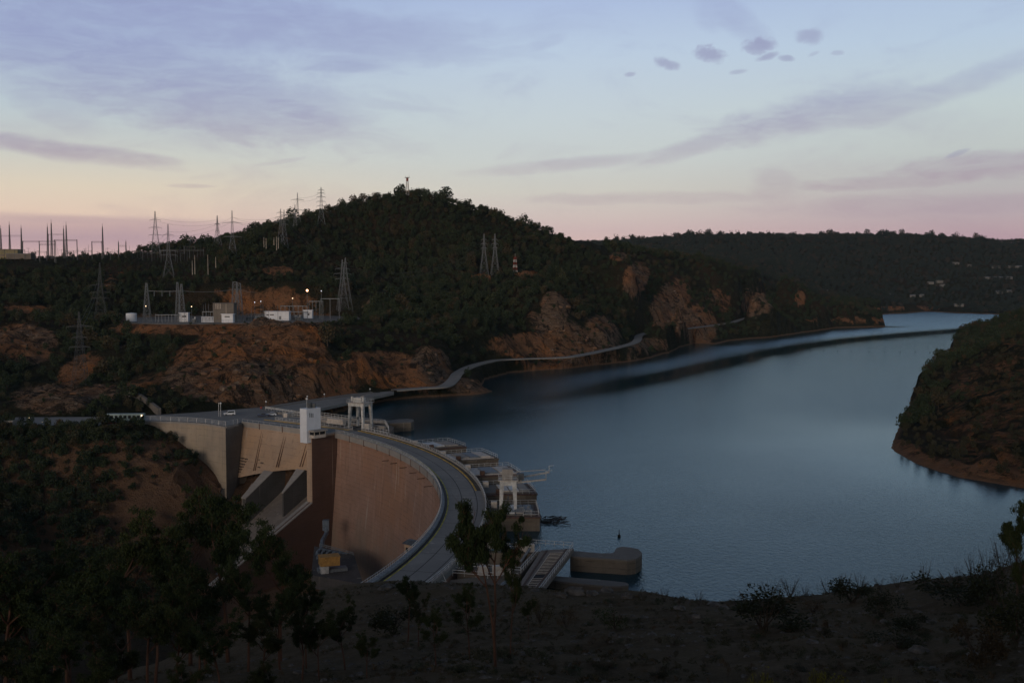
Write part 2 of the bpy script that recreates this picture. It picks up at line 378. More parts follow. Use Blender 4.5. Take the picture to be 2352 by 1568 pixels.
# straight spillway part: O = its right end, S = along the crest to the left, N = downstream
O2 = np.array(zp(762, 995, ZC)); E2 = np.array(zp(555, 968.5, ZC)); S2 = (E2 - O2); SL = np.linalg.norm(S2); S2 /= SL; N2 = np.array([S2[1], -S2[0]])
if N2[1] > 0: N2 = -N2
print('spill', O2, E2, SL, S2, N2)
def sp(a, t, z): v = O2 + S2 * a + N2 * t; return Vector((v[0], v[1], z))
lk_far = [tuple(O2 + S2 * a - N2 * 6) for a in (5, 30, SL + 2)]
lake = dam_line + lk_far + [zp(640, 952, ZC), zp(735, 938, ZC), zp(800, 928, 2)] + left_shore + far_shore + right_shore + near_shore
LP = np.array(lake)
def seg_dist(x, y, P, closed=True):
    d = np.full(x.shape, 1e9); n = len(P)
    for i in range(n if closed else n - 1):
        a = P[i]; b = P[(i + 1) % n]; ab = b - a; L = (ab ** 2).sum() + 1e-9
        t = np.clip(((x - a[0]) * ab[0] + (y - a[1]) * ab[1]) / L, 0, 1)
        d = np.minimum(d, np.hypot(x - a[0] - t * ab[0], y - a[1] - t * ab[1]))
    return d
def inside(x, y, P):
    r = np.zeros(x.shape, bool); n = len(P)
    for i in range(n):
        a = P[i]; b = P[(i + 1) % n]
        if a[1] == b[1]: continue
        c = ((a[1] > y) != (b[1] > y)) & (x < (b[0] - a[0]) * (y - a[1]) / (b[1] - a[1]) + a[0]); r ^= c
    return r

# ---------------- heights of the land ----------------
ctl = []
for p in """0,601,850;150,601,850;300,601,860;420,601,870;500,594,850;560,572,850;600,556,860;650,531,900;700,510,950;760,487,980;820,470,1000;880,459,1010;937,455,1010;1000,461,1010;1060,470,1010;1120,490,1010;1180,514,1010;1240,537,1020;1300,554,1040;1380,565,1080;1430,571,1150
1500,592,1150;1600,616,1190;1660,628,1200;1700,638,1210;1730,645,1220;1800,658,1300;1880,688,1340;1960,712,1370
0,700,720;200,700,720;330,700,735;470,650,790;600,640,790;700,600,850;800,640,830;900,560,930;1000,640,850;1100,640,850;1180,632,862;1250,640,880;1400,620,1000;1300,600,960;1100,560,930;800,560,920
560,655,745;620,650,745;700,655,745;560,735,700;640,735,700;720,735,700;300,742,650;400,742,645;520,742,640;640,742,640;740,745,645;400,735,700
300,765,628;500,762,625;700,762,625;180,770,620;0,760,650;60,740,660
380,795,575;460,800,560;560,800,548;620,780,560;680,757,575;740,790,575;800,820,578;860,832,578;920,825,595;980,812,605;1030,852,592
600,885,487;700,880,505;800,880,528;900,872,552;980,870,572;450,895,478;520,890,480
180,885,545;130,890,540;0,900,500;100,800,600;250,800,590;300,870,540;220,930,470;100,930,455;0,940,440
1120,760,700;1150,750,745;1200,720,780;1270,690,800;1350,760,800;1430,772,850;1180,800,705;1300,798,725;1400,785,800;1050,800,640;1000,740,720;1080,700,780;900,740,690;1180,680,800
1430,600,980;1480,640,965;1540,690,975;1600,750,1000;1640,782,1050;1500,730,900;1560,745,930;1700,735,1150;1720,670,1150;1760,720,1180;1850,695,1300;1900,712,1330;2000,735,1365
1380,562,2650;1430,558,2650;1500,551,2600;1600,545,2600;1700,545,2600;1800,545,2600;1900,546,2600;2000,546,2600;2100,546,2600;2200,553,2600;2280,557,2600;2352,555,2600;2500,560,2600;1250,560,2650;1100,570,2700
2100,640,2200;2200,700,1960;2000,660,2080;1800,612,2000;1700,605,1700;1600,600,1550;2352,640,2200;2352,704,1950;1900,690,1750;2100,700,1950;2500,640,2200
2300,900,430;2352,800,550;2352,723,900;2352,760,700;2352,1000,372;2250,1060,350;2200,1000,400;2150,960,440;2352,1080,335;2230,820,640;2180,900,510;2300,760,850;2500,700,900;2500,800,600;2600,900,500;2700,700,900;2260,950,420
100,1005,405;300,995,412;0,1010,400;100,1100,385;300,1100,390;440,1100,402;200,1200,370;400,1200,380;300,1300,350;100,1300,330;450,1290,365;0,1250,330;560,1300,378;300,1380,340;480,1340,370
750,1330,345;850,1330,330;700,1350,340;600,1380,330
400,965,436;340,968,440;440,1010,425;470,1050,418;500,1120,415;380,990,432""".replace('\n', ';').split(';'):
    px, py, d = map(float, p.split(',')); v = at_d(px, py, d); ctl.append(tuple(v))
for p in """-450,1100,78;-300,1150,78;-150,1150,75;-600,900,78;-600,1300,78;-350,1000,79;-100,1300,50;100,1400,60;0,1250,60;300,1400,62;290,1300,66;340,1330,60;400,1500,45;480,1450,30;600,1600,6;-400,1600,70;0,1800,70;-500,2500,90;500,1900,60
-450,500,40;-500,700,70;-330,450,12;-400,330,-20;-300,300,-42;-200,300,-45;-150,330,-45;-120,300,-44;-90,290,-42;-110,260,-40;-80,230,-44;-55,225,-40;-60,250,-44;-60,330,-42;-250,200,-20;-400,200,10;-150,200,-20;-70,205,-32;-100,150,8;-200,120,15;-50,192,-20;-28,240,-44;-24,218,-34;-22,270,-46;-30,300,-46;-50,340,-47;-70,362,-47;-24,203,-14;-40,172,2;-70,170,5
-60,100,20;0,120,18;60,120,15;0,60,36;100,80,30;200,100,25;-120,60,25;300,60,30;-300,60,20;0,0,50;150,0,55;-150,0,45;600,0,50;-500,0,50
-30,160,7;0,150,8;60,140,6;120,132,6;230,110,8
900,1300,60;900,1000,70;700,800,70;500,400,60;500,300,50;800,1700,8;1000,1700,20;1100,2000,50;1300,1200,90;1300,600,80;900,400,80
1200,2600,125;1500,2200,110;-800,600,75;-900,1500,80;-900,3000,90;0,3300,120;1000,3300,130;2200,3300,120;2200,1500,100;2200,0,80;-900,0,60;800,3600,120""".replace('\n', ';').split(';'):
    ctl.append(tuple(map(float, p.split(','))))
for (x, y) in left_shore[1:] + far_shore + right_shore + near_shore[:-1]: ctl.append((x, y, .5))
# the plaza and the road along the far bank, level with the crest
for px, py in ((0, 966), (100, 967), (200, 968), (330, 962), (0, 985), (120, 984), (230, 982), (400, 950), (480, 945), (600, 938), (700, 922), (800, 908), (900, 897), (1000, 889)):
    v = at_z(px, py, 5.0 if px > 300 else 4.6); ctl.append(tuple(v))
road_px = ((905, 897, 5), (970, 892, 5.2), (1020, 888, 5.5), (1042, 872, 6), (1052, 858, 7), (1080, 843, 8), (1115, 833, 8.4), (1150, 827, 8.6), (1220, 824, 8.8), (1300, 821, 9), (1345, 814, 9.4), (1375, 808, 9.8), (1425, 797, 10.5), (1456, 788, 11), (1465, 780, 11.5), (1470, 770, 12), (1500, 763, 12.8), (1560, 757, 13.5), (1635, 748, 14.5), (1680, 741, 15.5), (1706, 733, 16.5), (1740, 725, 17.5), (1790, 717, 18.5), (1830, 710, 20))
road_c = [at_z(*p) for p in road_px]
for v in road_c: ctl.append(tuple(v))
ctl = np.array(ctl); SCL = 100.
P2 = ctl[:, :2] / SCL; c2 = .12 ** 2
d2 = ((P2[:, None] - P2[None]) ** 2).sum(-1)
Kk = np.sqrt(d2 + c2); n_ = len(P2); KA = np.zeros((n_ + 3, n_ + 3)); KA[:n_, :n_] = Kk + np.eye(n_) * -.01; KA[:n_, n_] = 1; KA[:n_, n_ + 1:] = P2; KA[n_, :n_] = 1; KA[n_ + 1:, :n_] = P2.T
sol = np.linalg.solve(KA, np.r_[ctl[:, 2], 0, 0, 0])
def rbf(x, y):
    sh = x.shape; q = np.c_[x.ravel(), y.ravel()] / SCL; o = np.empty(len(q))
    for i in range(0, len(q), 20000):
        s = q[i:i + 20000]; o[i:i + 20000] = np.sqrt((s[:, :1] - P2[:, 0]) ** 2 + (s[:, 1:] - P2[:, 1]) ** 2 + c2) @ sol[:n_] + sol[n_] + s @ sol[n_ + 1:]
    return o.reshape(sh)
RC = np.array([[v.x, v.y] for v in road_c]); RZ = np.array([v.z for v in road_c])
def road_near(x, y):
    """distance to the shore road and the road's height there"""
    d = np.full(x.shape, 1e9); z = np.zeros(x.shape)
    for i in range(len(RC) - 1):
        a, b = RC[i], RC[i + 1]; ab = b - a; t = np.clip(((x - a[0]) * ab[0] + (y - a[1]) * ab[1]) / (ab ** 2).sum(), 0, 1)
        q = np.hypot(x - a[0] - t * ab[0], y - a[1] - t * ab[1]); k = q < d; d = np.where(k, q, d); z = np.where(k, RZ[i] + (RZ[i + 1] - RZ[i]) * t, z)
    return d, z
plaza_px = ((300, 968), (345, 966.7), (392, 968), (431, 969.7), (472, 972.6), (518, 979.4), (535.7, 975.5), (555, 968.5), (690, 985), (700, 960), (640, 952), (610, 948), (735, 938), (905, 901), (905, 894), (800, 905), (700, 919), (600, 935), (450, 947), (350, 953), (230, 957), (0, 958), (-150, 958), (-150, 972), (0, 973), (150, 977), (235, 977))
plaza = np.array([zp(px, py, ZC) for px, py in plaza_px])
wl_plan = np.array([zp(*p, ZC) for p in ((300, 966), (345, 966.7), (392, 968), (431, 969.7), (472, 972.6), (518, 979.4), (546, 974))])
pad = np.array([tuple(at_z(px, py, 34.5))[:2] for px, py in ((284, 742), (400, 745), (560, 743), (740, 740), (830, 733), (820, 727), (700, 724), (560, 724), (400, 726), (300, 730))])
# rows of bare places as seen from the viewpoint: centre, half sizes, tilt, strength, kind (1 ochre soil, 2 grey-tan rock)
bare = [(640, 830, 190, 70, 25, 1, 1), (560, 880, 170, 50, 5, 1, 2), (700, 790, 40, 60, -30, 1, 1), (900, 850, 130, 40, 5, 1, 1), (990, 840, 45, 40, 30, 1, 2), (450, 850, 60, 60, 0, .8, 1),
 (620, 700, 110, 38, 0, .75, 1), (540, 672, 60, 14, 0, .6, 1), (1260, 796, 140, 32, 2, .8, 1), (1310, 785, 105, 42, 35, .8, 2), (1275, 705, 35, 30, 40, .9, 2), (1385, 765, 45, 36, 40, .7, 2),
 (1540, 695, 38, 62, 35, .75, 2), (1460, 640, 30, 40, 20, .8, 2), (1600, 750, 45, 45, 30, 1, 2), (1650, 690, 40, 26, 30, .5, 2), (1735, 695, 40, 34, 30, .6, 2), (1838, 685, 12, 18, 0, .9, 1), (1420, 590, 20, 12, 0, .8, 2),
 (1250, 845, 110, 12, 0, .9, 1), (1500, 790, 60, 16, 0, .6, 2), (1380, 830, 90, 8, 0, .7, 2), (1060, 890, 60, 22, 0, .8, 2), (640, 540, 60, 8, 20, .3, 1), (1210, 630, 30, 8, 0, .9, 1), (1105, 637, 26, 8, 0, .9, 1), (900, 660, 20, 8, 40, .5, 2), (860, 685, 60, 6, -30, .5, 2), (640, 622, 40, 12, 0, .6, 1), (620, 733, 160, 16, 0, .9, 2), (330, 733, 60, 14, 0, .6, 2), (520, 756, 260, 13, 0, .95, 1), (302, 746, 26, 12, 0, 1, 1),
 (50, 790, 80, 45, 0, .9, 2), (180, 850, 60, 30, -30, .7, 1), (120, 915, 90, 35, 0, .8, 2), (230, 900, 60, 20, 0, .6, 2), (60, 710, 60, 10, 0, .6, 1), (330, 880, 60, 20, -20, .5, 1), (260, 640, 30, 14, -30, .4, 1), (430, 720, 40, 20, 0, .3, 1),
 (430, 1040, 45, 40, 40, .8, 2), (400, 1010, 40, 30, 30, .8, 1), (360, 1080, 90, 60, 20, .5, 2), (300, 1150, 120, 50, 0, .5, 2), (220, 1210, 120, 50, 0, .55, 2), (440, 1150, 60, 50, 0, .6, 2), (480, 1100, 40, 60, 30, .9, 2), (120, 1060, 80, 30, 0, .4, 1),
 (1730, 560, 200, 12, -3, .25, 1), (1850, 552, 100, 8, 0, .3, 1), (1950, 735, 100, 8, 0, .6, 1), (2080, 708, 80, 6, 0, .7, 1),
 (2190, 812, 22, 14, 0, 1, 1), (2080, 1040, 45, 26, 25, 1, 1), (2180, 1080, 80, 22, 18, 1.3, 1), (2300, 1098, 90, 30, 8, 1.3, 1), (2280, 950, 130, 150, 20, .42, 1), (2340, 850, 80, 80, 20, .38, 1)]
def bareness(px, py):
    r1 = np.zeros(px.shape); r2 = np.zeros(px.shape)
    for cx, cy, rx, ry, rot, g, k in bare:
        c, s = math.cos(R(rot)), math.sin(R(rot)); dx, dy = px - cx, py - cy
        q = ((dx * c + dy * s) / rx) ** 2 + ((-dx * s + dy * c) / ry) ** 2
        v = g * np.clip(1.6 - q, 0, 1)
        if k == 1: r1 = np.maximum(r1, v)
        else: r2 = np.maximum(r2, v)
    return r1, r2
def land(x, y, detail=True):
    h = rbf(x, y); dl = seg_dist(x, y, LP); ins = inside(x, y, LP)
    if detail:
        dist = np.hypot(x, y); amp = np.clip((dist - 120) / 500, .15, 1); gor = ((y < 440) & (x < -95) & (y > 270)) * 1.
        g = fbm(x, y, 90, 5, 3, .55); rdg = fbm(x, y, 60, 5, 9, .55, True)
        px, py = proj(np.stack([x, y, h], -1)); r1, r2 = bareness(px, py); rk = np.maximum(r1, r2)
        amp = amp * np.where((px < 520) & (py < 650) & (py > 570), .3, 1)
        h = h + amp * np.clip(dl / 60, 0, 1) * (g * 4.0) + (rdg - .3) * np.clip(dl / 25, 0, 1) * (1.4 + 4.2 * rk) * np.clip(dist / 500, .3, 1) + gor * np.clip(dl / 30, 0, 1) * (fbm(x, y, 34, 5, 61, .6) * 6 + fbm(x, y, 16, 4, 63, .6, True) * 3.5 + fbm(x, y, 7, 3, 67, .6, True) * 1.6 - 1)
        # stepped crags on bare rock
        st = 3.2; q = h / st + fbm(x, y, 25, 3, 31) * 1.5; fr = q - np.floor(q); h = h + rk * np.clip(dl / 12, 0, 1) * (np.clip(fr * 3, 0, 1) - fr) * st * .55
        cr_ = fbm(x, y, 22, 5, 51, .6, True) * 1.0; h = h + rk * np.clip(dl / 20, 0, 1) * cr_ * 4.2 + rk * np.clip(dl / 14, 0, 1) * fbm(x, y, 9, 4, 57, .65, True) * 1.5
    # hillside gullies running down to the lake
        gl = np.abs(vnoise(x / 38 + vnoise(x / 60, y / 60, 5) * 2, y / 150, 8)) * 2
        h = h - np.clip(dl / 50, 0, 1) * np.clip((dist - 450) / 200, 0, 1) * np.exp(-gl * 7) * 3.5 * np.clip((1660 - px) / 40, 0, 1)
    # plaza, road, pad are levelled
    dp = np.where(inside(x, y, plaza), 0, seg_dist(x, y, plaza)); k = np.clip(1 - (dp - 1.0) / 10, 0, 1); k = k * k * (3 - 2 * k)
    down = (dp > 0) & (h < ZC) & (y < 432); k = np.where(down, 0, k); h = np.where(down, np.minimum(h, ZC - 1.2 - np.clip(x + 165, 0, 60) * .16), h); h = h * (1 - k) + (ZC - .25) * k; h = np.where((dp == 0) & (y < 418) & (x > -160), ZC - 3, h)
    dr, zr = road_near(x, y); k = np.clip(1 - (dr - 4.5) / 10, 0, 1); k = k * k * (3 - 2 * k); h = h * (1 - k) + zr * k
    dq = np.where(inside(x, y, pad), 0, seg_dist(x, y, pad)); k = np.clip(1 - (dq - 2) / 16, 0, 1); k = k * k * (3 - 2 * k); h = h * (1 - k) + 34.4 * k
    # the ground meets the abutment wall along a falling line
    dw = seg_dist(x, y, wl_plan, False); zw = np.interp(x, [-150, -142, -134, -125, -116, -108], [ZC - .6, ZC - 1.5, -.9, -7, -13, -19.5]); kw = np.clip(1 - (dw - 7) / 6, 0, 1) * (x > -150); h = np.where(kw > 0, np.minimum(h, h * (1 - kw) + zw * kw), h)
    # banks: land always rises out of the water, the bed always falls away
    dam_part = ((x - CX) ** 2 + (y - CY) ** 2 < (R2 + 2) ** 2) | (((x - O2[0]) * N2[0] + (y - O2[1]) * N2[1] > -8) & (y < 450) & (y > 340) & (x < -50))
    bank = np.minimum(.45 * dl, 2.5) + .15
    h = np.where(~ins & ~dam_part & (dl < 300), np.maximum(h, bank), h)
    h = np.where(ins, -np.minimum(.6 * dl + .3, 14), h)
    return h

def axis(lo, hi, f):
    o = [lo]
    while o[-1] < hi: o.append(o[-1] + f(o[-1]))
    return np.array(o)
gx = axis(-1050, 2000, lambda v: max(2.6, (abs(v + 20) - 480) * .02 + 2.6)); gy = axis(20, 3400, lambda v: max(2.4, v * .0048))
GX, GY = np.meshgrid(gx, gy); print('terrain grid', GX.shape)
GZ = land(GX, GY)
# the near slope has its own finer sheet; keep this one below it
GZ = np.where((GX > -75) & (GX < 115) & (GY < 165), GZ - 4 * np.clip((168 - GY) / 25, 0, 1) * np.clip((GX + 78) / 15, 0, 1), GZ)
def grid_faces(nr, nc):
    i = np.arange(nr - 1)[:, None] * nc + np.arange(nc - 1)[None]; return np.stack([i, i + 1, i + nc + 1, i + nc], -1).reshape(-1, 4)
def pt_attr(me, name, v):
    a = me.attributes.new(name, 'FLOAT', 'POINT'); a.data.foreach_set('value', np.asarray(v, np.float32).ravel())
V = np.stack([GX, GY, GZ], -1).reshape(-1, 3)
me = np_mesh('land', V, grid_faces(*GX.shape), True)
pxx, pyy = proj(V); b1_, b2_ = bareness(pxx, pyy)
pt_attr(me, 'soil', b1_); pt_attr(me, 'rock', b2_)
grassm = np.exp(-(((pxx - 160) / 150) ** 2 + ((pyy - 987) / 9) ** 2)); pt_attr(me, 'grass', grassm)

def ground_material(name, near=False):
    m_, t, p = material(name)
    geo = t.add('ShaderNodeNewGeometry'); pos = geo.outputs['Position']
    k = 6. if near else 1.
    nb = t.noise(pos, .02 * k, 6, .6, .3); nm = t.noise(pos, .11 * k, 6, .65, .5); nf = t.noise(pos, .7 * k, 6, .7); vf = t.noise(pos, 4. if near else 1.7, 5, .7)
    veg = t.mix(t.mapr(nm, .35, .65), (.020, .024, .013), (.042, .040, .022))
    veg = t.mix(t.mapr(nb, .45, .7), veg, (.060, .040, .024))
    strat0 = t.noise(t.scalevec(pos, (.5, .5, 1.3), rot=(R(-30), R(15), 0)), .16 * k, 7, .75, 1.0)
    soil = t.mix(t.mapr(nm, .35, .65), (.36, .175, .085), (.22, .11, .06)); soil = t.mix(t.mapr(nf, .5, .7), soil, (.40, .25, .15))
    soil = t.mix(t.mapr(strat0, .55, .7), soil, (.075, .052, .036))
    strat = t.noise(t.scalevec(pos, (.35, .35, 1.6), rot=(R(25), R(20), 0)), .35 * k, 7, .72, .6)
    fis = t.noise(t.scalevec(pos, (1, 1, .35), rot=(R(12), R(-10), 0)), .13 * k, 9, .78, .9)
    rock = t.ramp(strat, [(.34, (.025, .020, .016)), (.43, (.13, .088, .060)), (.51, (.29, .195, .130)), (.57, (.08, .058, .042)), (.65, (.38, .29, .21)), (.8, (.13, .10, .075))])
    rock = t.mix(t.mapr(nb, .45, .6), rock, soil)
    org = t.mapr(t.noise(pos, .035 * k, 5, .7, .6), .5, .62)
    soil = t.mix(t.m('MULTIPLY', org, .8), soil, (.42, .165, .055)); rock = t.mix(t.m('MULTIPLY', org, .35), rock, (.30, .13, .05))
    dk = t.mapr(fis, .50, .43); soil = t.mix(t.m('MULTIPLY', dk, .8), soil, (.040, .030, .020)); rock = t.mix(t.m('MULTIPLY', dk, .9), rock, (.028, .022, .017))  # crevice shade put into the soil and rock colour along the fissures
    lt = t.mapr(fis, .58, .66); rock = t.mix(t.m('MULTIPLY', lt, .6), rock, (.42, .34, .26)); soil = t.mix(t.m('MULTIPLY', lt, .4), soil, (.36, .24, .15))
    s1 = t.mapr(t.m('ADD', t.attr('soil'), t.m('MULTIPLY', t.m('SUBTRACT', nm, .5), 1.4)), .32, .62)
    s2 = t.mapr(t.m('ADD', t.attr('rock'), t.m('MULTIPLY', t.m('SUBTRACT', nm, .5), 1.4)), .32, .62)
    col = t.mix(s1, veg, soil); col = t.mix(s2, col, rock)
    col = t.mix(t.mapr(nf, .56, .66, 0, .8), col, (.022, .024, .013))
    nz = t.add('ShaderNodeSeparateXYZ'); t.l.new(pos, nz.inputs[0])
    shore = t.mapr(nz.outputs[2], 1.6, .25); col = t.mix(t.m('MULTIPLY', shore, .8), col, t.mix(nf, (.22, .11, .06), (.30, .19, .12)))
    col = t.mix(t.attr('grass'), col, (.03, .07, .02))
    t.l.new(col, p.inputs['Base Color']); p.inputs['Roughness'].default_value = 1; p.inputs['Specular IOR Level'].default_value = .05
    bump(t, p, t.m('ADD', t.m('MULTIPLY', t.m('ADD', t.m('ADD', strat, strat0), t.m('MULTIPLY', fis, 1.6)), 1.0), t.m('ADD', nf, t.m('MULTIPLY', vf, .4))), 1.0, 3.2 if not near else .12)
    return m_
M['ground'] = ground_material('hill ground')
_rk = np.maximum(b1_, b2_)[grid_faces(*GX.shape)].mean(1); me.polygons.foreach_set('use_smooth', (_rk < .35)); me.update()
tag(mesh_obj('terrain', me, M['ground']), kind='structure')

# bilinear height lookup on the land sheet
def hz(x, y):
    i = np.clip(np.searchsorted(gy, y) - 1, 0, len(gy) - 2); j = np.clip(np.searchsorted(gx, x) - 1, 0, len(gx) - 2)
    v = np.clip((y - gy[i]) / (gy[i + 1] - gy[i]), 0, 1); u = np.clip((x - gx[j]) / (gx[j + 1] - gx[j]), 0, 1)
    return (GZ[i, j] * (1 - u) + GZ[i, j + 1] * u) * (1 - v) + (GZ[i + 1, j] * (1 - u) + GZ[i + 1, j + 1] * u) * v

# ---------------- near slope ----------------
fc = []
for p in """2352,1300,130;2200,1337,120;2000,1350,115;1850,1370,112;1700,1390,108;1500,1380,112;1350,1360,118;1200,1350,122;1050,1340,130;900,1348,135;760,1360,138;600,1420,132;400,1520,120;2352,1568,42;1800,1568,45;1176,1568,46;600,1568,60;200,1600,70;2352,1430,75;1800,1470,72;1176,1460,78;700,1480,95;2500,1300,130;2600,1500,50""".replace('\n', ';').split(';'):
    px, py, d = map(float, p.split(',')); fc.append(tuple(at_d(px, py, d)))
for p in "0,3,57;-20,5,54;30,5,56;80,3,58;0,20,50;-30,25,46;60,25,48.5;30,32,45.5;120,60,42;140,30,47;-60,60,33;-80,20,40;-90,90,20;-90,130,5;-60,160,-1;-30,172,3;0,165,2;40,158,-2;90,150,-2;130,140,-2;-20,185,3;20,178,-4;80,172,-6;130,160,-6;-90,175,-8;150,110,12;-45,190,2".split(';'):
    fc.append(tuple(map(float, p.split(','))))
fc = np.array(fc); Q2 = fc[:, :2] / SCL
def solve_rbf(P, z, c):
    n = len(P); K = np.sqrt(((P[:, None] - P[None]) ** 2).sum(-1) + c * c); Am = np.zeros((n + 3, n + 3)); Am[:n, :n] = K - np.eye(n) * .003; Am[:n, n] = 1; Am[:n, n + 1:] = P; Am[n, :n] = 1; Am[n + 1:, :n] = P.T
    return np.linalg.solve(Am, np.r_[z, 0, 0, 0])
fsol = solve_rbf(Q2, fc[:, 2], .1)
def near_h(x, y):
    q = np.c_[np.ravel(x), np.ravel(y)] / SCL; n = len(Q2); o = np.empty(len(q))
    for i in range(0, len(q), 40000):
        s = q[i:i + 40000]; o[i:i + 40000] = np.sqrt((s[:, :1] - Q2[:, 0]) ** 2 + (s[:, 1:] - Q2[:, 1]) ** 2 + .01) @ fsol[:n] + fsol[n] + s @ fsol[n + 1:]
    o = o.reshape(np.shape(x))
    return o + np.clip(np.asarray(y) / 50, 0, 1) * (fbm(x, y, 14, 5, 41, .5) * 1.1 + fbm(x, y, 5, 5, 43, .6, True) * .34 - .1)
fx = np.arange(-82, 130, .65); fy = axis(6, 190, lambda v: .35 + v * .0035); FX, FY = np.meshgrid(fx, fy); FZ = near_h(FX, FY)
FZ = np.where(FX < -18, FZ - 40 * np.clip((FY - 176) / 14, 0, 1), FZ)
me = np_mesh('near_ground', np.stack([FX, FY, FZ], -1).reshape(-1, 3), grid_faces(*FX.shape), True)
pt_attr(me, 'soil', np.zeros(FX.size)); pt_attr(me, 'rock', np.zeros(FX.size)); pt_attr(me, 'grass', np.zeros(FX.size))
def near_material():
    m_, t, p = material('gravelly slope'); pos = t.add('ShaderNodeNewGeometry').outputs['Position']
    a = t.noise(pos, .12, 6, .6, .5); b = t.noise(pos, .55, 8, .75, .5); c = t.noise(pos, 3.5, 6, .8); v = t.add('ShaderNodeTexVoronoi'); t.l.new(pos, v.inputs['Vector']); v.inputs['Scale'].default_value = 2.2
    col = t.mix(t.mapr(a, .35, .65), (.080, .058, .034), (.112, .084, .052)); col = t.mix(t.mapr(b, .45, .62), col, (.125, .095, .062)); col = t.mix(t.mapr(b, .35, .2), col, (.022, .021, .012))
    col = t.mix(t.mapr(c, .3, .7, 0, .5), col, (.020, .018, .012)); col = t.mix(t.mapr(t.m('SUBTRACT', c, t.m('MULTIPLY', v.outputs['Distance'], .3)), .55, .65), col, (.26, .235, .20))
    t.l.new(col, p.inputs['Base Color']); p.inputs['Roughness'].default_value = 1; p.inputs['Specular IOR Level'].default_value = .05
    bump(t, p, t.m('ADD', b, t.m('MULTIPLY', c, .5)), 1, .35); return m_
M['near'] = near_material()
tag(mesh_obj('near_slope', me, M['near']), kind='structure')

# ---------------- water ----------------
calm_px = ((1000, 965), (1130, 940), (1250, 922), (1350, 903), (1500, 868), (1650, 836), (1800, 803), (1950, 780), (2100, 766), (2250, 755), (2400, 750))
cl = np.array([zp(*p) for p in calm_px])
wx = axis(-330, 1100, lambda v: 7); wy = axis(110, 2100, lambda v: max(4, v * .008)); WX, WY = np.meshgrid(wx, wy)
cd = np.full(WX.shape, 1e9); side = np.zeros(WX.shape); ww = np.zeros(WX.shape)
for i in range(len(cl) - 1):
    a, b = cl[i], cl[i + 1]; ab = b - a; t_ = np.clip(((WX - a[0]) * ab[0] + (WY - a[1]) * ab[1]) / (ab ** 2).sum(), 0, 1)
    q = np.hypot(WX - a[0] - t_ * ab[0], WY - a[1] - t_ * ab[1]); k = q < cd; cd = np.where(k, q, cd)
    side = np.where(k, np.sign(ab[0] * (WY - a[1]) - ab[1] * (WX - a[0])), side)
wob = fbm(WX, WY, 120, 4, 71) * 9
wid = np.clip(WY * .034, 15, 48)
calm = np.clip(1.25 - (cd + wob) / wid, 0, 1) * np.clip((WY - 430) / 220, 0, 1)
_f = grid_faces(*WX.shape); _cx = (WX[:-1, :-1] + WX[1:, 1:]).ravel() / 2; _cy = (WY[:-1, :-1] + WY[1:, 1:]).ravel() / 2
_down = (((_cx - CX) ** 2 + (_cy - CY) ** 2 < (R1 + 6) ** 2) & (_cx > CX) & (_cy < A[0, 1] + 12)) | ((((_cx - O2[0]) * N2[0] + (_cy - O2[1]) * N2[1]) > -2) & (_cy < 470) & (_cx < A[0, 0] + 4)) | ((_cy < 300) & (_cx < CX + 50)) | ((_cy < 205) & (_cx < -22))
_keep = (inside(_cx, _cy, LP) | (seg_dist(_cx, _cy, LP) < 22)) & ~_down
me = np_mesh('lake', np.stack([WX, WY, np.zeros(WX.shape)], -1).reshape(-1, 3), _f[_keep], True)
ls = seg_dist(WX, WY, np.array(left_shore), False); rs = seg_dist(WX, WY, np.array(right_shore[6:]), False); wn = fbm(WX, WY, 60, 4, 73) * .5
lee = np.clip(1.1 + wn - ls / (14 + WY * .006), 0, 1); lee = np.maximum(lee, np.clip(1.1 + wn - np.hypot((WX + 30) / 60, (WY - 470) / 130), 0, 1)); lee = np.maximum(lee, 1.25 * np.clip(1.0 + wn * .3 - rs / 85, 0, .85)); calm = np.maximum(calm, lee * .62)
_c = calm.copy()
for _ in range(2): _c[1:-1, 1:-1] = (_c[1:-1, 1:-1] * 2 + _c[:-2, 1:-1] + _c[2:, 1:-1] + _c[1:-1, :-2] + _c[1:-1, 2:]) / 6
calm = np.clip(_c, 0, 1)
pt_attr(me, 'calm', calm); pt_attr(me, 'lee', np.clip((side * cd - 8) / 30, 0, 1) * np.clip((WX - 10) / 90, 0, 1) * np.clip((ls - 12) / 30, 0, 1))
m_, t, p = material('lake water'); pos = t.add('ShaderNodeNewGeometry').outputs['Position']
calm_s = t.attr('calm'); 
r1 = t.noise(t.scalevec(pos, (1, .45, 1), rot=(0, 0, R(12))), .9 * 1.5, 4, .6, .6); r2 = t.noise(t.scalevec(pos, (1, .5, 1), rot=(0, 0, R(-20))), 5, 3, .6)
gust = t.noise(pos, .012, 4, .6)
amp = t.m('MULTIPLY', t.m('SUBTRACT', 1, t.m('MULTIPLY', calm_s, .93)), t.mapr(gust, .3, .7, .9, 1.1))
amp = t.m('ADD', amp, t.m('MULTIPLY', t.attr('lee'), 1.5)); hgt = t.m('MULTIPLY', t.m('ADD', r1, t.m('MULTIPLY', r2, .35)), amp)
rough_ = t.m('ADD', .04, t.m('MULTIPLY', amp, .07)); t.n.remove(p)
bp_ = t.add('ShaderNodeBump'); bp_.inputs['Strength'].default_value = 1; bp_.inputs['Distance'].default_value = .13; t.l.new(hgt, bp_.inputs['Height'])
fr_ = t.add('ShaderNodeFresnel'); fr_.inputs['IOR'].default_value = 1.24; t.l.new(bp_.outputs[0], fr_.inputs['Normal'])
gl_ = t.add('ShaderNodeBsdfGlossy'); gl_.inputs['Color'].default_value = (.70, .87, .95, 1); t.l.new(rough_, gl_.inputs['Roughness']); t.l.new(bp_.outputs[0], gl_.inputs['Normal'])
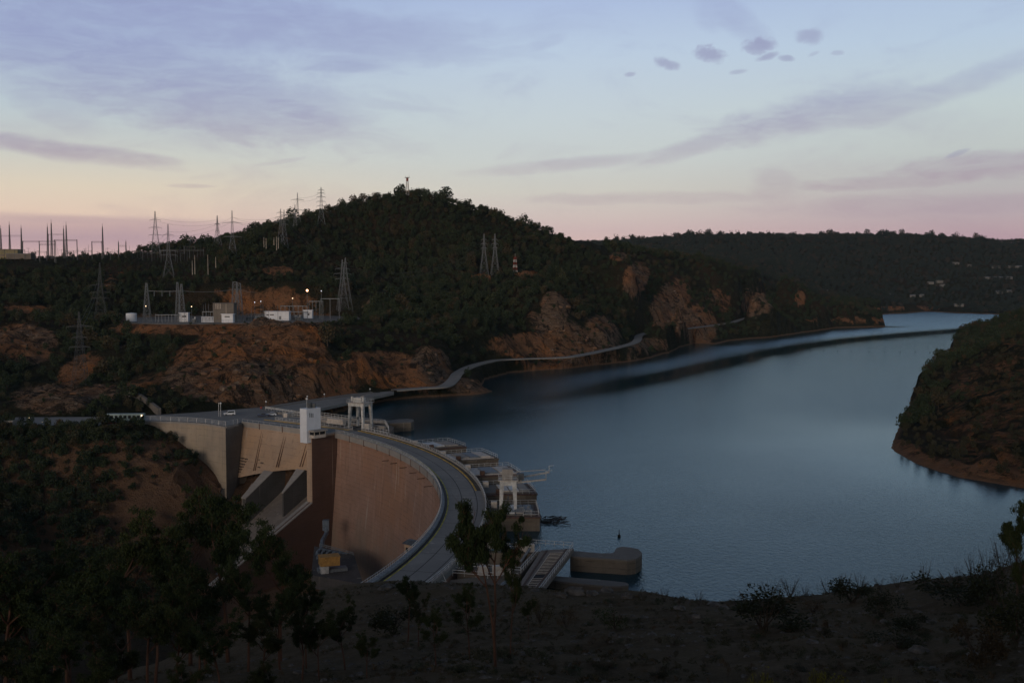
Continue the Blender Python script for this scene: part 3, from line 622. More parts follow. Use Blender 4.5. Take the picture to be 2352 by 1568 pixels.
df_ = t.add('ShaderNodeBsdfDiffuse'); df_.inputs['Color'].default_value = (.006, .030, .042, 1)
mw_ = t.add('ShaderNodeMixShader'); t.l.new(fr_.outputs[0], mw_.inputs[0]); t.l.new(df_.outputs[0], mw_.inputs[1]); t.l.new(gl_.outputs[0], mw_.inputs[2])
t.l.new(mw_.outputs[0], [q for q in t.n if q.type == 'OUTPUT_MATERIAL'][0].inputs[0])
tag(mesh_obj('water', me, m_), kind='structure')

# ---------------- roads ----------------
def ribbon(name, pts, wdt, mat, z=.12, parent=None, n=3):
    P = []
    for i in range(len(pts) - 1):
        p0 = pts[max(0, i - 1)]; p1 = pts[i]; p2 = pts[i + 1]; p3 = pts[min(len(pts) - 1, i + 2)]
        for k in range(n):
            s = k / n; P.append(.5 * ((2 * p1) + (p2 - p0) * s + (2 * p0 - 5 * p1 + 4 * p2 - p3) * s * s + (3 * p1 - p0 - 3 * p2 + p3) * s ** 3))
    P.append(pts[-1]); L, Rr = [], []
    for i, q in enumerate(P):
        d = (P[min(i + 1, len(P) - 1)] - P[max(0, i - 1)]); nrm = Vector((-d.y, d.x, 0)).normalized() * wdt / 2
        L.append(q + nrm + Vector((0, 0, z))); Rr.append(q - nrm + Vector((0, 0, z)))
    mb = MB(); mb.strip(L, Rr); mb.strip([v - Vector((0, 0, .6)) for v in L], L); mb.strip(Rr, [v - Vector((0, 0, .6)) for v in Rr])
    return mb.build(name, mat, parent)
tag(ribbon('shore_road', road_c, 6.5, M['pave'], .45, n=8), kind='structure')
mb = MB(); mb.hexa([(x, y, ZC - 1.2) for x, y in plaza], [(x, y, ZC) for x, y in plaza]); tag(mb.build('plaza_pavement', M['pave']), kind='structure')
mb = MB(); mb.hexa([(x, y, 34.0) for x, y in pad], [(x, y, 34.6) for x, y in pad]); tag(mb.build('gravel_yard', M['grey']), kind='structure')
# ================= the dam =================
def railing(mb, pts, h=1.1, step=2.5, r=.05, rails=(1, .55), post_r=None):
    post_r = post_r or r
    P = [Vector(p) for p in pts]
    for k in rails: mb.path([p + Vector((0, 0, h * k)) for p in P], r)
    for a, b in zip(P, P[1:]):
        n = max(1, int((b - a).length / step + .5))
        for i in range(n): q = a.lerp(b, i / n); mb.bar(q, q + Vector((0, 0, h)), post_r)
    mb.bar(P[-1], P[-1] + Vector((0, 0, h)), post_r); return mb
def pl(px, py, t):
    """point of the sight line that lies t metres downstream of the straight crest line; returns (a, z)"""
    u, b = ray(px, py); d = (t + O2 @ N2) / (u * N2[0] + N2[1]); a = (np.array([u * d, d]) - O2) @ S2; return a, CAMZ + b * d
def pa(px, py, a):
    u, b = ray(px, py); d = (a + O2 @ S2) / (u * S2[0] + S2[1]); t = (np.array([u * d, d]) - O2) @ N2; return t, CAMZ + b * d
dam = empty('dam', (0, 0, 0), 0, 'long curved concrete arch dam with road on its crest across the gorge', 'dam')
AE = AN - .30                                   # the curve runs on behind the near slope
NA = 120
angs = [AF + (AE - AF) * i / NA for i in range(NA + 1)]
deck_rings, wall_rings = [], []
for a in angs:
    P = lambda r, z: Vector((*pol(a, r), z))
    wall_rings.append([P(R1 + 1.1, ZC - 1.3), P(R1 + .9, ZC - 8), P(R1 - 2.4, -38), P(R1 - 7, -75), P(R2 + 6, -75), P(R2 - .4, ZC - 1.3)])
MB().sweep(wall_rings).build('arch_wall', M['arch'], dam)
rings = [[Vector((*pol(a, R1 + .3), ZC - 1.3)), Vector((*pol(a, R2), ZC - 1.3)), Vector((*pol(a, R2), ZC)), Vector((*pol(a, R1 + .3), ZC))] for a in angs]
MB().sweep(rings).build('road_deck', M['pave'], dam)
rings = [[Vector((*pol(a, R1 - .1), ZC - 1.7)), Vector((*pol(a, R1 + .9), ZC - 1.7)), Vector((*pol(a, R1 + .9), ZC + .22)), Vector((*pol(a, R1 - .1), ZC + .22))] for a in angs]
MB().sweep(rings).build('crest_beam', M['rim'], dam)
for a in angs[::5]: MB().box((*pol(a, R1 - .02), ZC - .9), (.35, .35, 2.2), a).build('beam_joint', M['archdark'], dam)
def arcpts(r, z, a0=AF, a1=AE, n=NA): return [Vector((*pol(a0 + (a1 - a0) * i / n, r), z)) for i in range(n + 1)]
# downstream hand rail
railing(MB(), arcpts(R1 + .25, ZC + .2), 1.15, 1.3, .045, (1, .6, .25), .05).build('hand_rail', M['white'], dam)
# wide pale blue parapet cap along the near half
a_pb = AN + .50
rings = [[Vector((*pol(a, R1 + .0 - .0), ZC + .22)), Vector((*pol(a, R1 + .3 + w_), ZC + .22)), Vector((*pol(a, R1 + .3 + w_), ZC + .62)), Vector((*pol(a, R1 + .0), ZC + .62))] for a, w_ in ((a_pb + (AE - a_pb) * i / 60, 0.75 * min(1, i / 14)) for i in range(61))]
MB().sweep(rings).build('parapet_cap', M['bluepaint'], dam)
Wd = R2 - R1
def flat_arc(name, r0, r1, mat, dz, a0=AF, a1=AE, n=NA):
    mb = MB(); mb.strip(arcpts(r0, ZC + dz, a0, a1, n), arcpts(r1, ZC + dz, a0, a1, n)); return mb.build(name, mat, dam, recalc=False)
flat_arc('lane_edge_line', R1 + Wd * .150, R1 + Wd * .180, M['olive'], .012)
flat_arc('dark_strip', R1 + Wd * .09, R1 + Wd * .150, M['rail'], .006, a_pb, AE)  # dark band between the parapet cap and the lane edge line
flat_arc('crane_rail', R1 + Wd * .465, R1 + Wd * .485, M['rail'], .010)
flat_arc('crane_rail', R1 + Wd * .80, R1 + Wd * .82, M['rail'], .010)
M['walk'] = plain('brown walkway', (.075, .062, .045), .9, var=.35, scale=.4)
a_w = AN + .40
flat_arc('walkway', R1 + Wd * .87, R2 - .3, M['walk'], .008, AF, a_w)
mb = MB(); a = AF                                                       # kerb in dashes of yellow
nseg = 26
for i in range(nseg):
    s0 = AF + (a_w - AF) * (i + .06) / nseg; s1 = AF + (a_w - AF) * (i + .94) / nseg
    rr = [[Vector((*pol(q, R1 + Wd * .835), ZC + .004)), Vector((*pol(q, R1 + Wd * .868), ZC + .004)), Vector((*pol(q, R1 + Wd * .868), ZC + .16)), Vector((*pol(q, R1 + Wd * .835), ZC + .16))] for q in (s0, (s0 + s1) / 2, s1)]
    mb.sweep(rr)
mb.build('yellow_kerb', M['yellow'], dam)
for a in angs[3::6]: MB().quad([Vector((*pol(a, R1 + Wd * .18), ZC + .014)), Vector((*pol(a, R1 + Wd * .8), ZC + .014)), Vector((*pol(a + .0008, R1 + Wd * .8), ZC + .014)), Vector((*pol(a + .0008, R1 + Wd * .18), ZC + .014))]).build('deck_joint', M['rail'], dam)
# upstream barrier: concrete kerb with a double white rail
rings = [[Vector((*pol(a, R2 - .28), ZC)), Vector((*pol(a, R2 + .12), ZC)), Vector((*pol(a, R2 + .12), ZC + .55)), Vector((*pol(a, R2 - .28), ZC + .55))] for a in angs]
MB().sweep(rings).build('upstream_parapet', M['rim'], dam)
mb = railing(MB(), arcpts(R2 - .08, ZC + .55), .75, 2.6, .06, (1, .5), .07)
mb.build('barrier_rail', M['white'], dam)
for a in angs[::4]: MB().path([Vector((*pol(a, R2), ZC + 1)), Vector((*pol(a, R2 + .9), ZC - .9)), Vector((*pol(a, R2 - .2), ZC - .6))], .07).build('rail_brace', M['white'], dam)
for px, py in ((909, 1063), (931, 1073), (954, 1085), (972, 1098), (989, 1116), (890, 1057)):
    a_, b_ = ray(px, py); lo, hi = 150., 420.
    # where the sight line meets the arch face
    best = min((abs(math.hypot(a_ * d - CX, d - CY) - (R1 + .6)), d) for d in np.arange(230, 400, .5) if a_ * d > CX)
    d = best[1]; P0 = Vector((a_ * d, d, CAMZ + b_ * d)); an = math.atan2(P0.y - CY, P0.x - CX)
    q = Vector((*pol(an, R1 - 1.3), P0.z - .1)); MB().bar(Vector((*pol(an, R1 + 2), P0.z + .1)), q, .14).build('drain_pipe', M['rust'], dam)

# ---------- spillway block ----------
T0, TW, TP = 0., 5., 10.
aR = pl(716.5, 1100, TP)[0]; aRl = pl(705, 1100, TP)[0]
zPB = pl(718, 1154, TP)[1]
lint = [pl(*p, TW) for p in ((698.8, 1078.6), (669.5, 1078), (626.5, 1082), (583.5, 1089), (538.6, 1098.6))]
aL = lint[-1][0] + .3
aB1, aB0 = lint[0][0], pl(681, 1080, TW)[0]; aA1, aA0 = pl(626.5, 1082, TW)[0], pl(607, 1086, TW)[0]
print('a: pierR', aR, aRl, 'B', aB1, aB0, 'A', aA1, aA0, 'L', aL, 'zPB', zPB, 'lint', lint)
# front wall above the sluices
M['seep'] = plain('brown seepage line', (.16, .10, .07), .9, var=.3)
M['stain'] = plain('dark damp stain', (.085, .062, .048), .9, var=.4)
fl = [(aR + .6, lint[0][1] + .05)] + [(a, z) for a, z in lint]
fl[-1] = (aL + .5, lint[-1][1] - .1)
mb = MB()
prev = None
for a, z in fl:
    cur = [sp(a, .4, ZC - 1.3), sp(a, TW, z), sp(a, TW - 2.2, z - .0), sp(a, -3, ZC - 8), sp(a, -3, ZC - 1.3)]
    if prev: mb.sweep([prev, cur])
    prev = cur
mb.build('spillway_face', M['tan'], dam)
for a in (aR + 11, aR + 12.3, aR + 24.5, aR + 25.6, aR + 38, aR + 39):
    k_ = min(max((a - lint[0][0]) / (aL - lint[0][0]), 0), 1); zb = lint[0][1] + (lint[-1][1] - lint[0][1]) * k_ ** 1.6
    MB().hexa([sp(a, TW * .93, zb + 1), sp(a + .16, TW * .93, zb + 1), sp(a + .16, TW * 1.02, zb + 1), sp(a, TW * 1.02, zb + 1)], [sp(a, .3, ZC - 2), sp(a + .16, .3, ZC - 2), sp(a + .16, .55, ZC - 2), sp(a, .55, ZC - 2)]).build('seepage_joint', M['seep'], dam)
for pan, (a_s, a_e) in enumerate(((aL - 1.2, aL - 10.2), (aL - 12.4, aL - 18.5))):
    for i in range(6 if pan == 0 else 4):
        q = (.60 if pan == 0 else .68) + i * .052; k_ = (a_s - lint[0][0]) / (aL - lint[0][0]); zb = lint[0][1] + (lint[-1][1] - lint[0][1]) * k_ ** 1.6
        e0 = a_s - random.uniform(0, 1.2) - (0 if pan == 0 else 2 * random.random()); e1 = a_e + random.uniform(0, 2.5) + (0 if pan == 0 else 2.5 * random.random()); P_ = []
        for j in range(13):
            aa = e0 + (e1 - e0) * j / 12
            P_.append((aa, q + random.uniform(0, .008), q + .034 + random.uniform(-.016, .006)))
        pos_ = lambda aa, qq: sp(aa, .4 + (TW - .4) * qq + .06, ZC - 1.3 + (zb - ZC + 1.3) * qq)
        MB().strip([pos_(x, u0) for x, u0, u1 in P_], [pos_(x, u1) for x, u0, u1 in P_]).build('damp_patch', M['stain'], dam)
# road deck over it with its beam, rail, kerb
WU = Wd
def spbox(name, a0, a1, t0, t1, z0, z1, mat, parent=dam): return MB().hexa([sp(a0, t0, z0), sp(a1, t0, z0), sp(a1, t1, z0), sp(a0, t1, z0)], [sp(a0, t0, z1), sp(a1, t0, z1), sp(a1, t1, z1), sp(a0, t1, z1)]).build(name, mat, parent)
spbox('road_deck', .2, SL, -.3, -WU, ZC - 1.3, ZC - .004, M['pave'])
spbox('crest_beam', aRl, SL - .5, -.32, .5, ZC - 1.9, ZC + .2, M['rim'])
for a in (13, 26.5, 40): spbox('beam_joint', a, a + .4, .49, .62, ZC - 1.95, ZC + .3, M['archdark'])
railing(MB(), [sp(aRl + 3, .1, ZC + .2), sp(SL - .5, .1, ZC + .2)], .9, 3.3, .055, (1, .05)).build('hand_rail', M['white'], dam)
railing(MB(), [sp(1, -WU, ZC), sp(SL - 6.5, -WU, ZC)], 1.3, 2.2, .07, (1, .55, .1)).build('barrier_rail', M['white'], dam)
spbox('upstream_parapet', 1, SL - 6.5, -WU + .25, -WU - .15, ZC, ZC + .35, M['rim'])
spbox('yellow_kerb', 1, SL - 2, -WU + 1.6, -WU + 1.95, ZC + .001, ZC + .16, M['yellow'])
spbox('crane_rail', 1, SL - 2, -WU * .47, -WU * .485, ZC - .2, ZC + .012, M['rail'])
# right pier
MB().hexa([sp(aR, -6, -30), sp(aRl, -6, -30), sp(aRl, TP, zPB - .6), sp(aR, TP, zPB)], [sp(aR, -6, ZC + .1), sp(aRl, -6, ZC + .1), sp(aRl, TP, ZC - .2), sp(aR, TP, ZC - .2)]).build('pier', M['tan'], dam)
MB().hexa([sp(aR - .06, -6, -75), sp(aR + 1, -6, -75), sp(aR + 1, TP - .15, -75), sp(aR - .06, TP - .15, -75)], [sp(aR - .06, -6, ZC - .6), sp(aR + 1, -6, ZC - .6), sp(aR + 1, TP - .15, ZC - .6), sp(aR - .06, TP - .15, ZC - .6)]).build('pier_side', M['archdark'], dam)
# sluice piers: profile in the downstream direction, extruded along the crest
SLOPE = .49
def fz(a, t):
    """level of the chute floor, a ruled surface falling faster on the left"""
    R_ = -20.5 - .49 * (t - 10) if t > 0 else -15.6 - .49 * t; A_ = -19.5 - .59 * t; L_ = -20.5 - .72 * t
    a_ = max(aR, min(a, aL)); k_ = (a_ - aR) / (aA1 - aR)
    return R_ + (A_ - R_) * k_ if k_ < 1 else A_ + (L_ - A_) * (a_ - aA1) / (aL - aA1)
tB, zBt = pa(651, 1132, aB1); tA, zAt = pa(565, 1144.5, aA1)
def pier(a0, a1, w_end, zl, te, ze):
    """wedge shaped dividing pier: full width at the lintel, narrow nose downstream; a1 is its right side"""
    q = [(-3, a0, zl + .3), (TW - .6, a0, zl), (te, a1 + w_end, ze)]
    rL = [sp(a0, -3, zl + .3), sp(a0, TW - .6, zl), sp(a1 + w_end, te, ze), sp(a1 + w_end, te, -60), sp(a0, TW, -60), sp(a0, -3, -60)]
    rR = [sp(a1, -3, zl + .3), sp(a1, TW - .6, zl), sp(a1, te, ze), sp(a1, te, -60), sp(a1, TW, -60), sp(a1, -3, -60)]
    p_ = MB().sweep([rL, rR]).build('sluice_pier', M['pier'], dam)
    MB().hexa([sp(a0 + .1, TW + .02, zl - .3), sp(a1 - .1, TW + .02, zl - .3), sp(a1 - .1, te + .2, ze - .2), sp(a1 + w_end + .1, te + .2, ze - .2)], [sp(a0 + .1, TW + .02, zl - .02), sp(a1 - .1, TW + .02, zl - .02), sp(a1 - .1, te + .2, ze + .2), sp(a1 + w_end + .1, te + .2, ze + .2)]).build('pier_cap', M['rim'], dam)
pier(aB0, aB1, .7, lint[0][1] - .05, tB, zBt)
pier(aA0, aA1, 2.4, lint[2][1] - .05, tA, zAt)
mb = MB(); na, nt = 14, 16
gr = [[sp(aR + .9 + (aL + 2 - aR) * i / na, -4 + 62 * j / nt, fz(aR + .9 + (aL + 2 - aR) * i / na, -4 + 62 * j / nt)) for j in range(nt + 1)] for i in range(na + 1)]
for i in range(na): mb.strip(gr[i], gr[i + 1])
mb.strip([p for p in (g[-1] for g in gr)], [Vector((g[-1].x, g[-1].y, -75)) for g in gr])
mb.build('chute_floor', M['chute'], dam)
# training walls
tr = [(TP, zPB), (26, zPB - (26 - TP) * SLOPE), (58, zPB - (58 - TP) * SLOPE), (58, -60), (56, -78), (TP - 2, -78)]
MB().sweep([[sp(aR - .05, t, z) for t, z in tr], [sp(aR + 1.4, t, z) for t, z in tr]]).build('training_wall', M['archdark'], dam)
cap = [(TP + .02, zPB + .1), (52, zPB - (52 - TP) * SLOPE + 2.1)]
for a_0, a_1 in ((aR - .2, aR + .7), (aR + 1.5, aRl + .4)): MB().hexa([sp(a_0, TP + .02, zPB - .3), sp(a_1, TP + .02, zPB - .3), sp(a_1, 58, zPB - 48 * SLOPE - .3), sp(a_0, 58, zPB - 48 * SLOPE - .3)], [sp(a_0, TP + .02, zPB + .15), sp(a_1, TP + .02, zPB + .15), sp(a_1, 58, zPB - 48 * SLOPE + .15), sp(a_0, 58, zPB - 48 * SLOPE + .15)]).build('wall_cap', M['rim'], dam)
# left abutment block
K0 = Vector((*zp(518, 979.4, ZC), 0))
zK = at_d(527, 1119, K0.y)[2]
wl = [zp(*p, ZC) for p in ((518, 979.4), (472, 972.6), (431, 969.7), (392, 968), (345, 966.7), (300, 966))]
top = wl + [zp(300, 962, ZC), zp(540, 962, ZC), tuple(O2 + S2 * (SL - 3) - N2 * 8), tuple(O2 + S2 * (aL) + N2 * .2)]
bat = Vector((.25, -.97, 0)) * 1.6
bot = [(x + bat.x, y + bat.y, -45) for x, y in wl] + [(top[i][0], top[i][1], -45) for i in range(6, 9)] + [tuple(sp(aL, TW + .4, -45))]
MB().hexa(bot, [(x, y, ZC - .45) for x, y in top]).build('abutment_wall', M['abut'], dam)
mb = MB()
cp = [Vector((x, y, ZC - .05)) for x, y in wl] + [Vector((*zp(535.7, 975.5, ZC), ZC - .05)), Vector((*zp(546, 973.6, ZC), ZC - .05))]
cp = [cp[5], cp[4], cp[3], cp[2], cp[1], cp[0], cp[6], cp[7]]
mb.path([p - Vector((0, 0, .25)) for p in cp], .5).build('abutment_coping', M['rim'], dam)
railing(MB(), [p + Vector((0, 0, .3)) for p in cp], 1.7, 4.6, .07, (1, .72, .45, .2), .11).build('hand_rail', M['white'], dam)
K1 = sp(aL + .1, TW + .4, 0); mb = MB()      # the grey return face of the block
tl = [(-3, ZC - .5), (0, ZC - .5), (0.2, ZC - .5)]
f0, f1 = Vector((K0.x, K0.y, 0)), Vector((K1.x, K1.y, 0))
nrm = Vector(((f1 - f0).y, -(f1 - f0).x, 0)).normalized() * .05
if nrm.x < 0: nrm = -nrm
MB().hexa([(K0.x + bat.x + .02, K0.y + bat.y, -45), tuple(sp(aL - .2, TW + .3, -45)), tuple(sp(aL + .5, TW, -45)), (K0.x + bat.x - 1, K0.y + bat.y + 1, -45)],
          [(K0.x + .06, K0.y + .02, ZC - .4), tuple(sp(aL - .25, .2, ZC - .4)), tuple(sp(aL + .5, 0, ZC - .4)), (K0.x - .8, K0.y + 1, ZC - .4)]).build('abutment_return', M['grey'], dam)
tK = (np.array([K0.x, K0.y]) - O2) @ N2; aK = (np.array([K0.x, K0.y]) - O2) @ S2
print('K', tK, aK, zK)
lw = [(tK - 1, zK + .4), (tK + 40, zK - 40 * .6), (tK + 44, -70), (tK - 1, -70)]
MB().sweep([[sp(aK + .5, t, z) for t, z in lw], [sp(aK + 2.8, t, z) for t, z in lw]]).build('training_wall', M['grey'], dam)
# gates close off the sluices; their near-black colour paints in the interior shade
for a0, a1 in ((aRl, aB1), (aB0, aA1), (aA0, aL)): spbox('dark_sluice_gate', a0, a1, -2.6, -2.2, -40, lint[-1][1] + 14, M['dark'])
# gate deck on the lake side
gp = [zp(*p, ZC) for p in ((597, 960), (640, 947), (690, 951), (740, 953), (800, 960), (884, 967), (905, 975), (896, 994), (850, 990), (800, 981), (738, 972), (690, 967))]
MB().prism(gp, -8, ZC - .9).build('gate_structure', M['stained'], dam)
mb = MB()
def zq(px, py, z=ZC - .9): return Vector((*zp(px, py, z), z))
for a_, b_, w_ in (((640, 953), (890, 973), 1.4), ((650, 960), (800, 972), 1.0), ((740, 969), (885, 985), 1.2)):
    p0, p1 = zq(*a_), zq(*b_); mb.bar(p0 + Vector((0, 0, .6)), p1 + Vector((0, 0, .6)), w_ * .6)
mb.build('gate_beam', M['rim'], dam)
for (x0, y0), (x1, y1) in (((753, 969), (792, 973)), ((655, 958), (672, 954)), ((833, 981), (852, 983))):
    p0, p1 = zq(x0, y0, ZC), zq(x1, y1, ZC); d_ = p1 - p0
    MB().box(((p0 + p1) / 2) + Vector((0, 0, .6)), (d_.length, 1.8, 2.0), math.atan2(d_.y, d_.x), .9).build('hoist_housing', M['cream'], dam)
mb = MB()
for q in (((738, 955), (817, 966)), ((738, 964), (800, 973), (833, 979)), ((610, 941), (690, 953)), ((650, 955), (738, 960)), ((817, 966), (884, 973), (892, 985), (894, 998)), ((833, 985), (894, 998))):
    railing(mb, [zq(*p, ZC) for p in q], 1.5, 2.2, .075, (1, .5))
mb.build('gate_railing', M['white'], dam)
p0, p1 = zq(610, 941, ZC), zq(690, 953, ZC); MB().bar(p0 + Vector((0, 0, 1.1)), p1 + Vector((0, 0, 1.1)), .22).build('barrier_beam', M['white'], dam)

# ---------- lift tower and control cabin on the pier ----------
a1_, zt = pl(704, 939.3, 12.0); a0_ = pl(688.7, 939, 12.0)[0]; zb = pl(707, 1018, 12.0)[1]; t_b = pa(736.5, 960, a1_)[0]
print('tower', a1_, a0_, zt, zb, t_b)
zmid = pa(738, 980, a1_)[1]
tw = [(12.0, zb), (12.0, zt), (t_b, zt), (t_b, ZC), (10.05, ZC - .1), (10.05, zb)]
tower = empty('lift_tower', sp((a0_ + a1_) / 2, 11, zb), 0, 'tall plain white lift tower with three slits, built on the dam beside the spillway', 'tower')
tl = tower.location
MB().sweep([[sp(a1_, t, z) for t, z in tw], [sp(a0_, t, z) for t, z in tw]]).build('shaft', M['whitewall'], tower, rel=tl)
for i in range(3):
    ta, za = pa(711.5 + i * 3.6, 953 + .3 * i, a1_)
    MB().hexa([sp(a1_ + .1, ta - .14, za - .75), sp(a1_ - .03, ta - .14, za - .75), sp(a1_ - .03, ta + .14, za - .75), sp(a1_ + .1, ta + .14, za - .75)], [sp(a1_ + .1, ta - .14, za + .75), sp(a1_ - .03, ta - .14, za + .75), sp(a1_ - .03, ta + .14, za + .75), sp(a1_ + .1, ta + .14, za + .75)]).build('slit_window', M['dark'], tower, rel=tl)
mb = MB(); c = sp((a0_ + a1_) / 2, 9, zt); mb.cyl(c, .9, 2.0, 10); mb.box(c + Vector((1.1, .8, .8)), (1.6, 1.4, 1.6)); mb.build('roof_tank', M['galvdark'], tower, rel=tl)
mb = MB(); mb.bar(c + Vector((-.9, -.4, 0)), c + Vector((-.9, -.4, 3.2)), .06); mb.ball(c + Vector((-.9, -.4, 3.3)), .42); mb.build('roof_lamp', M['globe'], tower, rel=tl)
t1c, zc0 = 10.7, None; ac, zc1 = pl(721.7, 990, t1c); zc0 = pl(721.7, 1007, t1c)[1]; tcb = pa(748, 995, ac)[0]
aC2 = a1_ - .05
cabin = empty('control_cabin', sp((ac + aC2) / 2, 8, zc0), 0, 'low flat roofed control cabin with dark window band beside the white tower', 'cabin'); cl_ = cabin.location
def spb(name, a0, a1, t0, t1, z0, z1, mat, par, rel): return MB().hexa([sp(a0, t0, z0), sp(a1, t0, z0), sp(a1, t1, z0), sp(a0, t1, z0)], [sp(a0, t0, z1), sp(a1, t0, z1), sp(a1, t1, z1), sp(a0, t1, z1)]).build(name, mat, par, rel=rel)
hh = zc1 - zc0
spb('cabin_wall', ac, aC2, tcb, t1c, zc0, zc0 + hh * .42, M['cream'], cabin, cl_); spb('window_band', ac + .12, aC2, tcb + .1, t1c - .12, zc0 + hh * .42, zc0 + hh * .86, M['glass'], cabin, cl_)
spb('flat_roof', ac - .5, aC2, tcb - .5, t1c + .5, zc0 + hh * .86, zc0 + hh * 1.05, M['rim'], cabin, cl_)
for t_ in (tcb, (tcb + t1c) / 2, t1c - .2): spb('mullion', ac - .02, ac + .16, t_, t_ + .2, zc0 + hh * .4, zc0 + hh * .87, M['cream'], cabin, cl_)

# ---------- intake blocks on the lake side ----------
fr = [zp(*p, 3.5) for p in ((1240, 1186), (1233, 1133), (1215, 1089), (1145, 1052), (1071, 1025))]
ia = [math.atan2(y - CY, x - CX) for x, y in fr]; ir = [math.hypot(x - CX, y - CY) for x, y in fr]
ia[2] = (ia[1] + ia[3]) / 2; ir[2] = (ir[1] + ir[3]) / 2
print('intakes', [math.degrees(a) for a in ia], ir)
for k, (a, r) in enumerate(zip(ia, ir)):
    P = lambda da, rr, z: Vector((*pol(a + da, rr), z)); w_ = .060
    zt_ = 3.4
    q = [(0, R2 - .2), (0, r), (w_, r), (w_, R2 - .2)]
    blk = MB().hexa([P(x, y, -9) for x, y in q], [P(x, y, zt_) for x, y in q]).build('intake_block', M['stained'], dam)
    MB().hexa([P(x + (.001 if x else -.001), y + (.25 if y > R2 + 5 else 0), zt_ - .28) for x, y in q], [P(x + (.001 if x else -.001), y + (.25 if y > R2 + 5 else 0), zt_ + .02) for x, y in q]).build('rusty_edge', M['rust'] if k != 3 else M['stained'], blk)
    r_a, r_b = R2 + .6, r - 1.6
    n_h = (3, 3, 2, 3, 2)[k]
    MB().hexa([P(x, y, zt_ + .02) for x, y in ((.006, r_a), (.006, r_b + .6), (w_ - .004, r_b + .6), (w_ - .004, r_a))], [P(x, y, zt_ + .25) for x, y in ((.006, r_a), (.006, r_b + .6), (w_ - .004, r_b + .6), (w_ - .004, r_a))]).build('deck_slab', M['cream'] if k in (2, 3) else M['grey'], blk)
    for i in range(n_h):
        s0 = R2 + 5 + (r_b - R2 - 5) * (i + .06) / n_h; s1 = R2 + 5 + (r_b - R2 - 5) * (i + .94) / n_h
        MB().hexa([P(x, y, zt_ + .25) for x, y in ((.010, s0), (.010, s1), (w_ * .82, s1), (w_ * .82, s0))], [P(x, y, zt_ + .62) for x, y in ((.010, s0), (.010, s1), (w_ * .82, s1), (w_ * .82, s0))]).build('hatch_cover', (M['white'], M['cream'], M['galv'], M['rim'])[(i * 3 + k) % 4], blk)
    railing(MB(), [P(w_ - .001, R2 + .8, zt_), P(w_ - .001, r - .2, zt_), P(.030, r - .2, zt_), P(.002, r - .2, zt_)] + ([P(.002, R2 + 9, zt_)] if k < 2 else []), 1.25, 1.9, .05, (1, .5)).build('railing', M['white'], blk)
    MB().box(P(w_ * .72, R2 + 2.0, zt_ + .9), (1.5, 1.5, 1.7), a).build('gate_cabinet', M['cream'], blk)
    MB().box(P(.006, R2 + 4.4, zt_ + .7), (1.3, 1.1, 1.2), a).build('rusty_box', M['rust'], blk)
    if k == 0:
        for i in range(14):
            MB().box(P(random.uniform(.012, .05), random.uniform(R2 + 5, r - 2), zt_ + .5 + random.random() * .6), (random.uniform(.4, 1.8), random.uniform(.3, 1), .5), random.random() * 3).build('machine', M['bluepaint' if i % 3 else 'galv'], blk)
    # ladder and pipes down the lake end
    mb = MB(); mb.bar(P(.012, r + .3, zt_), P(.012, r + .3, -1), .12); mb.bar(P(.035, r + .2, zt_), P(.035, r + .2, -1), .18); mb.build('drop_pipe', M['galvdark'], blk)

# ---------- breakwaters ----------
def mole(pts, z, zb, label, mat='stained', bulge=None):
    P = [zp(*p, z) for p in pts]; c = P[0]
    o = MB().prism([(x - c[0], y - c[1]) for x, y in P], zb, z - .35).build('breakwater', M[mat]); o.location = (c[0], c[1], 0)
    root = tag(o, label, 'breakwater')
    cap = MB().prism([(x - c[0], y - c[1]) for x, y in P], z - .34, z).build('coping', M['grey'], root)
    return root
mole(((1309.5, 1276.5), (1360, 1280), (1408, 1283), (1440, 1285.5), (1460, 1283), (1472, 1276), (1474.8, 1269), (1466, 1260), (1447.5, 1256.3), (1428, 1254.5), (1416, 1258), (1409, 1269), (1380, 1270), (1314.7, 1264)), 3.1, -6, 'long stained concrete breakwater with a rounded broad end, standing right of the slipway')
mole(((1230, 1326), (1300, 1336), (1360, 1342), (1395, 1345), (1425, 1345.5), (1442, 1343), (1444, 1340), (1436, 1336.5), (1393, 1332), (1275, 1322)), 1.6, -6, 'low narrow concrete breakwater nearest the viewer, just above the water')
mole(((860, 975), (884, 972), (915, 971), (944, 969), (951, 966), (949, 962.5), (935, 961), (915, 962), (890, 966), (868, 968)), 3.6, -6, 'far concrete breakwater with a rounded tip beyond the gate crane')

# ---------- slipway bridge ----------
zs = 3.9
S = lambda px, py, z=zs: Vector((*zp(px, py, z), z))
slip = empty('slipway', S(1234, 1310), 0, 'sloping deck with two rails and a grating leading down beside the breakwaters', 'slipway'); so = slip.location
dk = [S(1243, 1263), S(1318, 1259), S(1222, 1380), S(1168, 1378)]
MB().hexa([p - Vector((0, 0, 1.0)) for p in dk], dk).build('deck', M['chute'], slip, rel=so)
for a_, b_ in (((1256, 1264), (1180, 1378)), ((1301, 1261), (1210, 1379))):
    p0, p1 = S(*a_) + Vector((0, 0, .02)), S(*b_) + Vector((0, 0, .02)); MB().bar(p0, p1, .22).build('rail', M['rust'], slip, rel=so)
mb = MB(); mb2 = MB()
gA, gB, gC, gD = [S(*q) + Vector((0, 0, .06)) for q in ((1263, 1271), (1295, 1270), (1188, 1378), (1206, 1378))]
mb2.quad([gA, gB, gD, gC]); mb2.build('pit_shade', M['dark'], slip, rel=so)  # flat dark sheet on the deck, painted shade below the grating
mb.bar(gA, gC, .08).bar(gB, gD, .08)
for i in range(30):
    if i in (15, 16): continue
    q = i / 29; mb.bar(gA.lerp(gC, q) + Vector((0, 0, .08)), gB.lerp(gD, q) + Vector((0, 0, .08)), .075)
mb.build('grating', M['cream'], slip, rel=so)
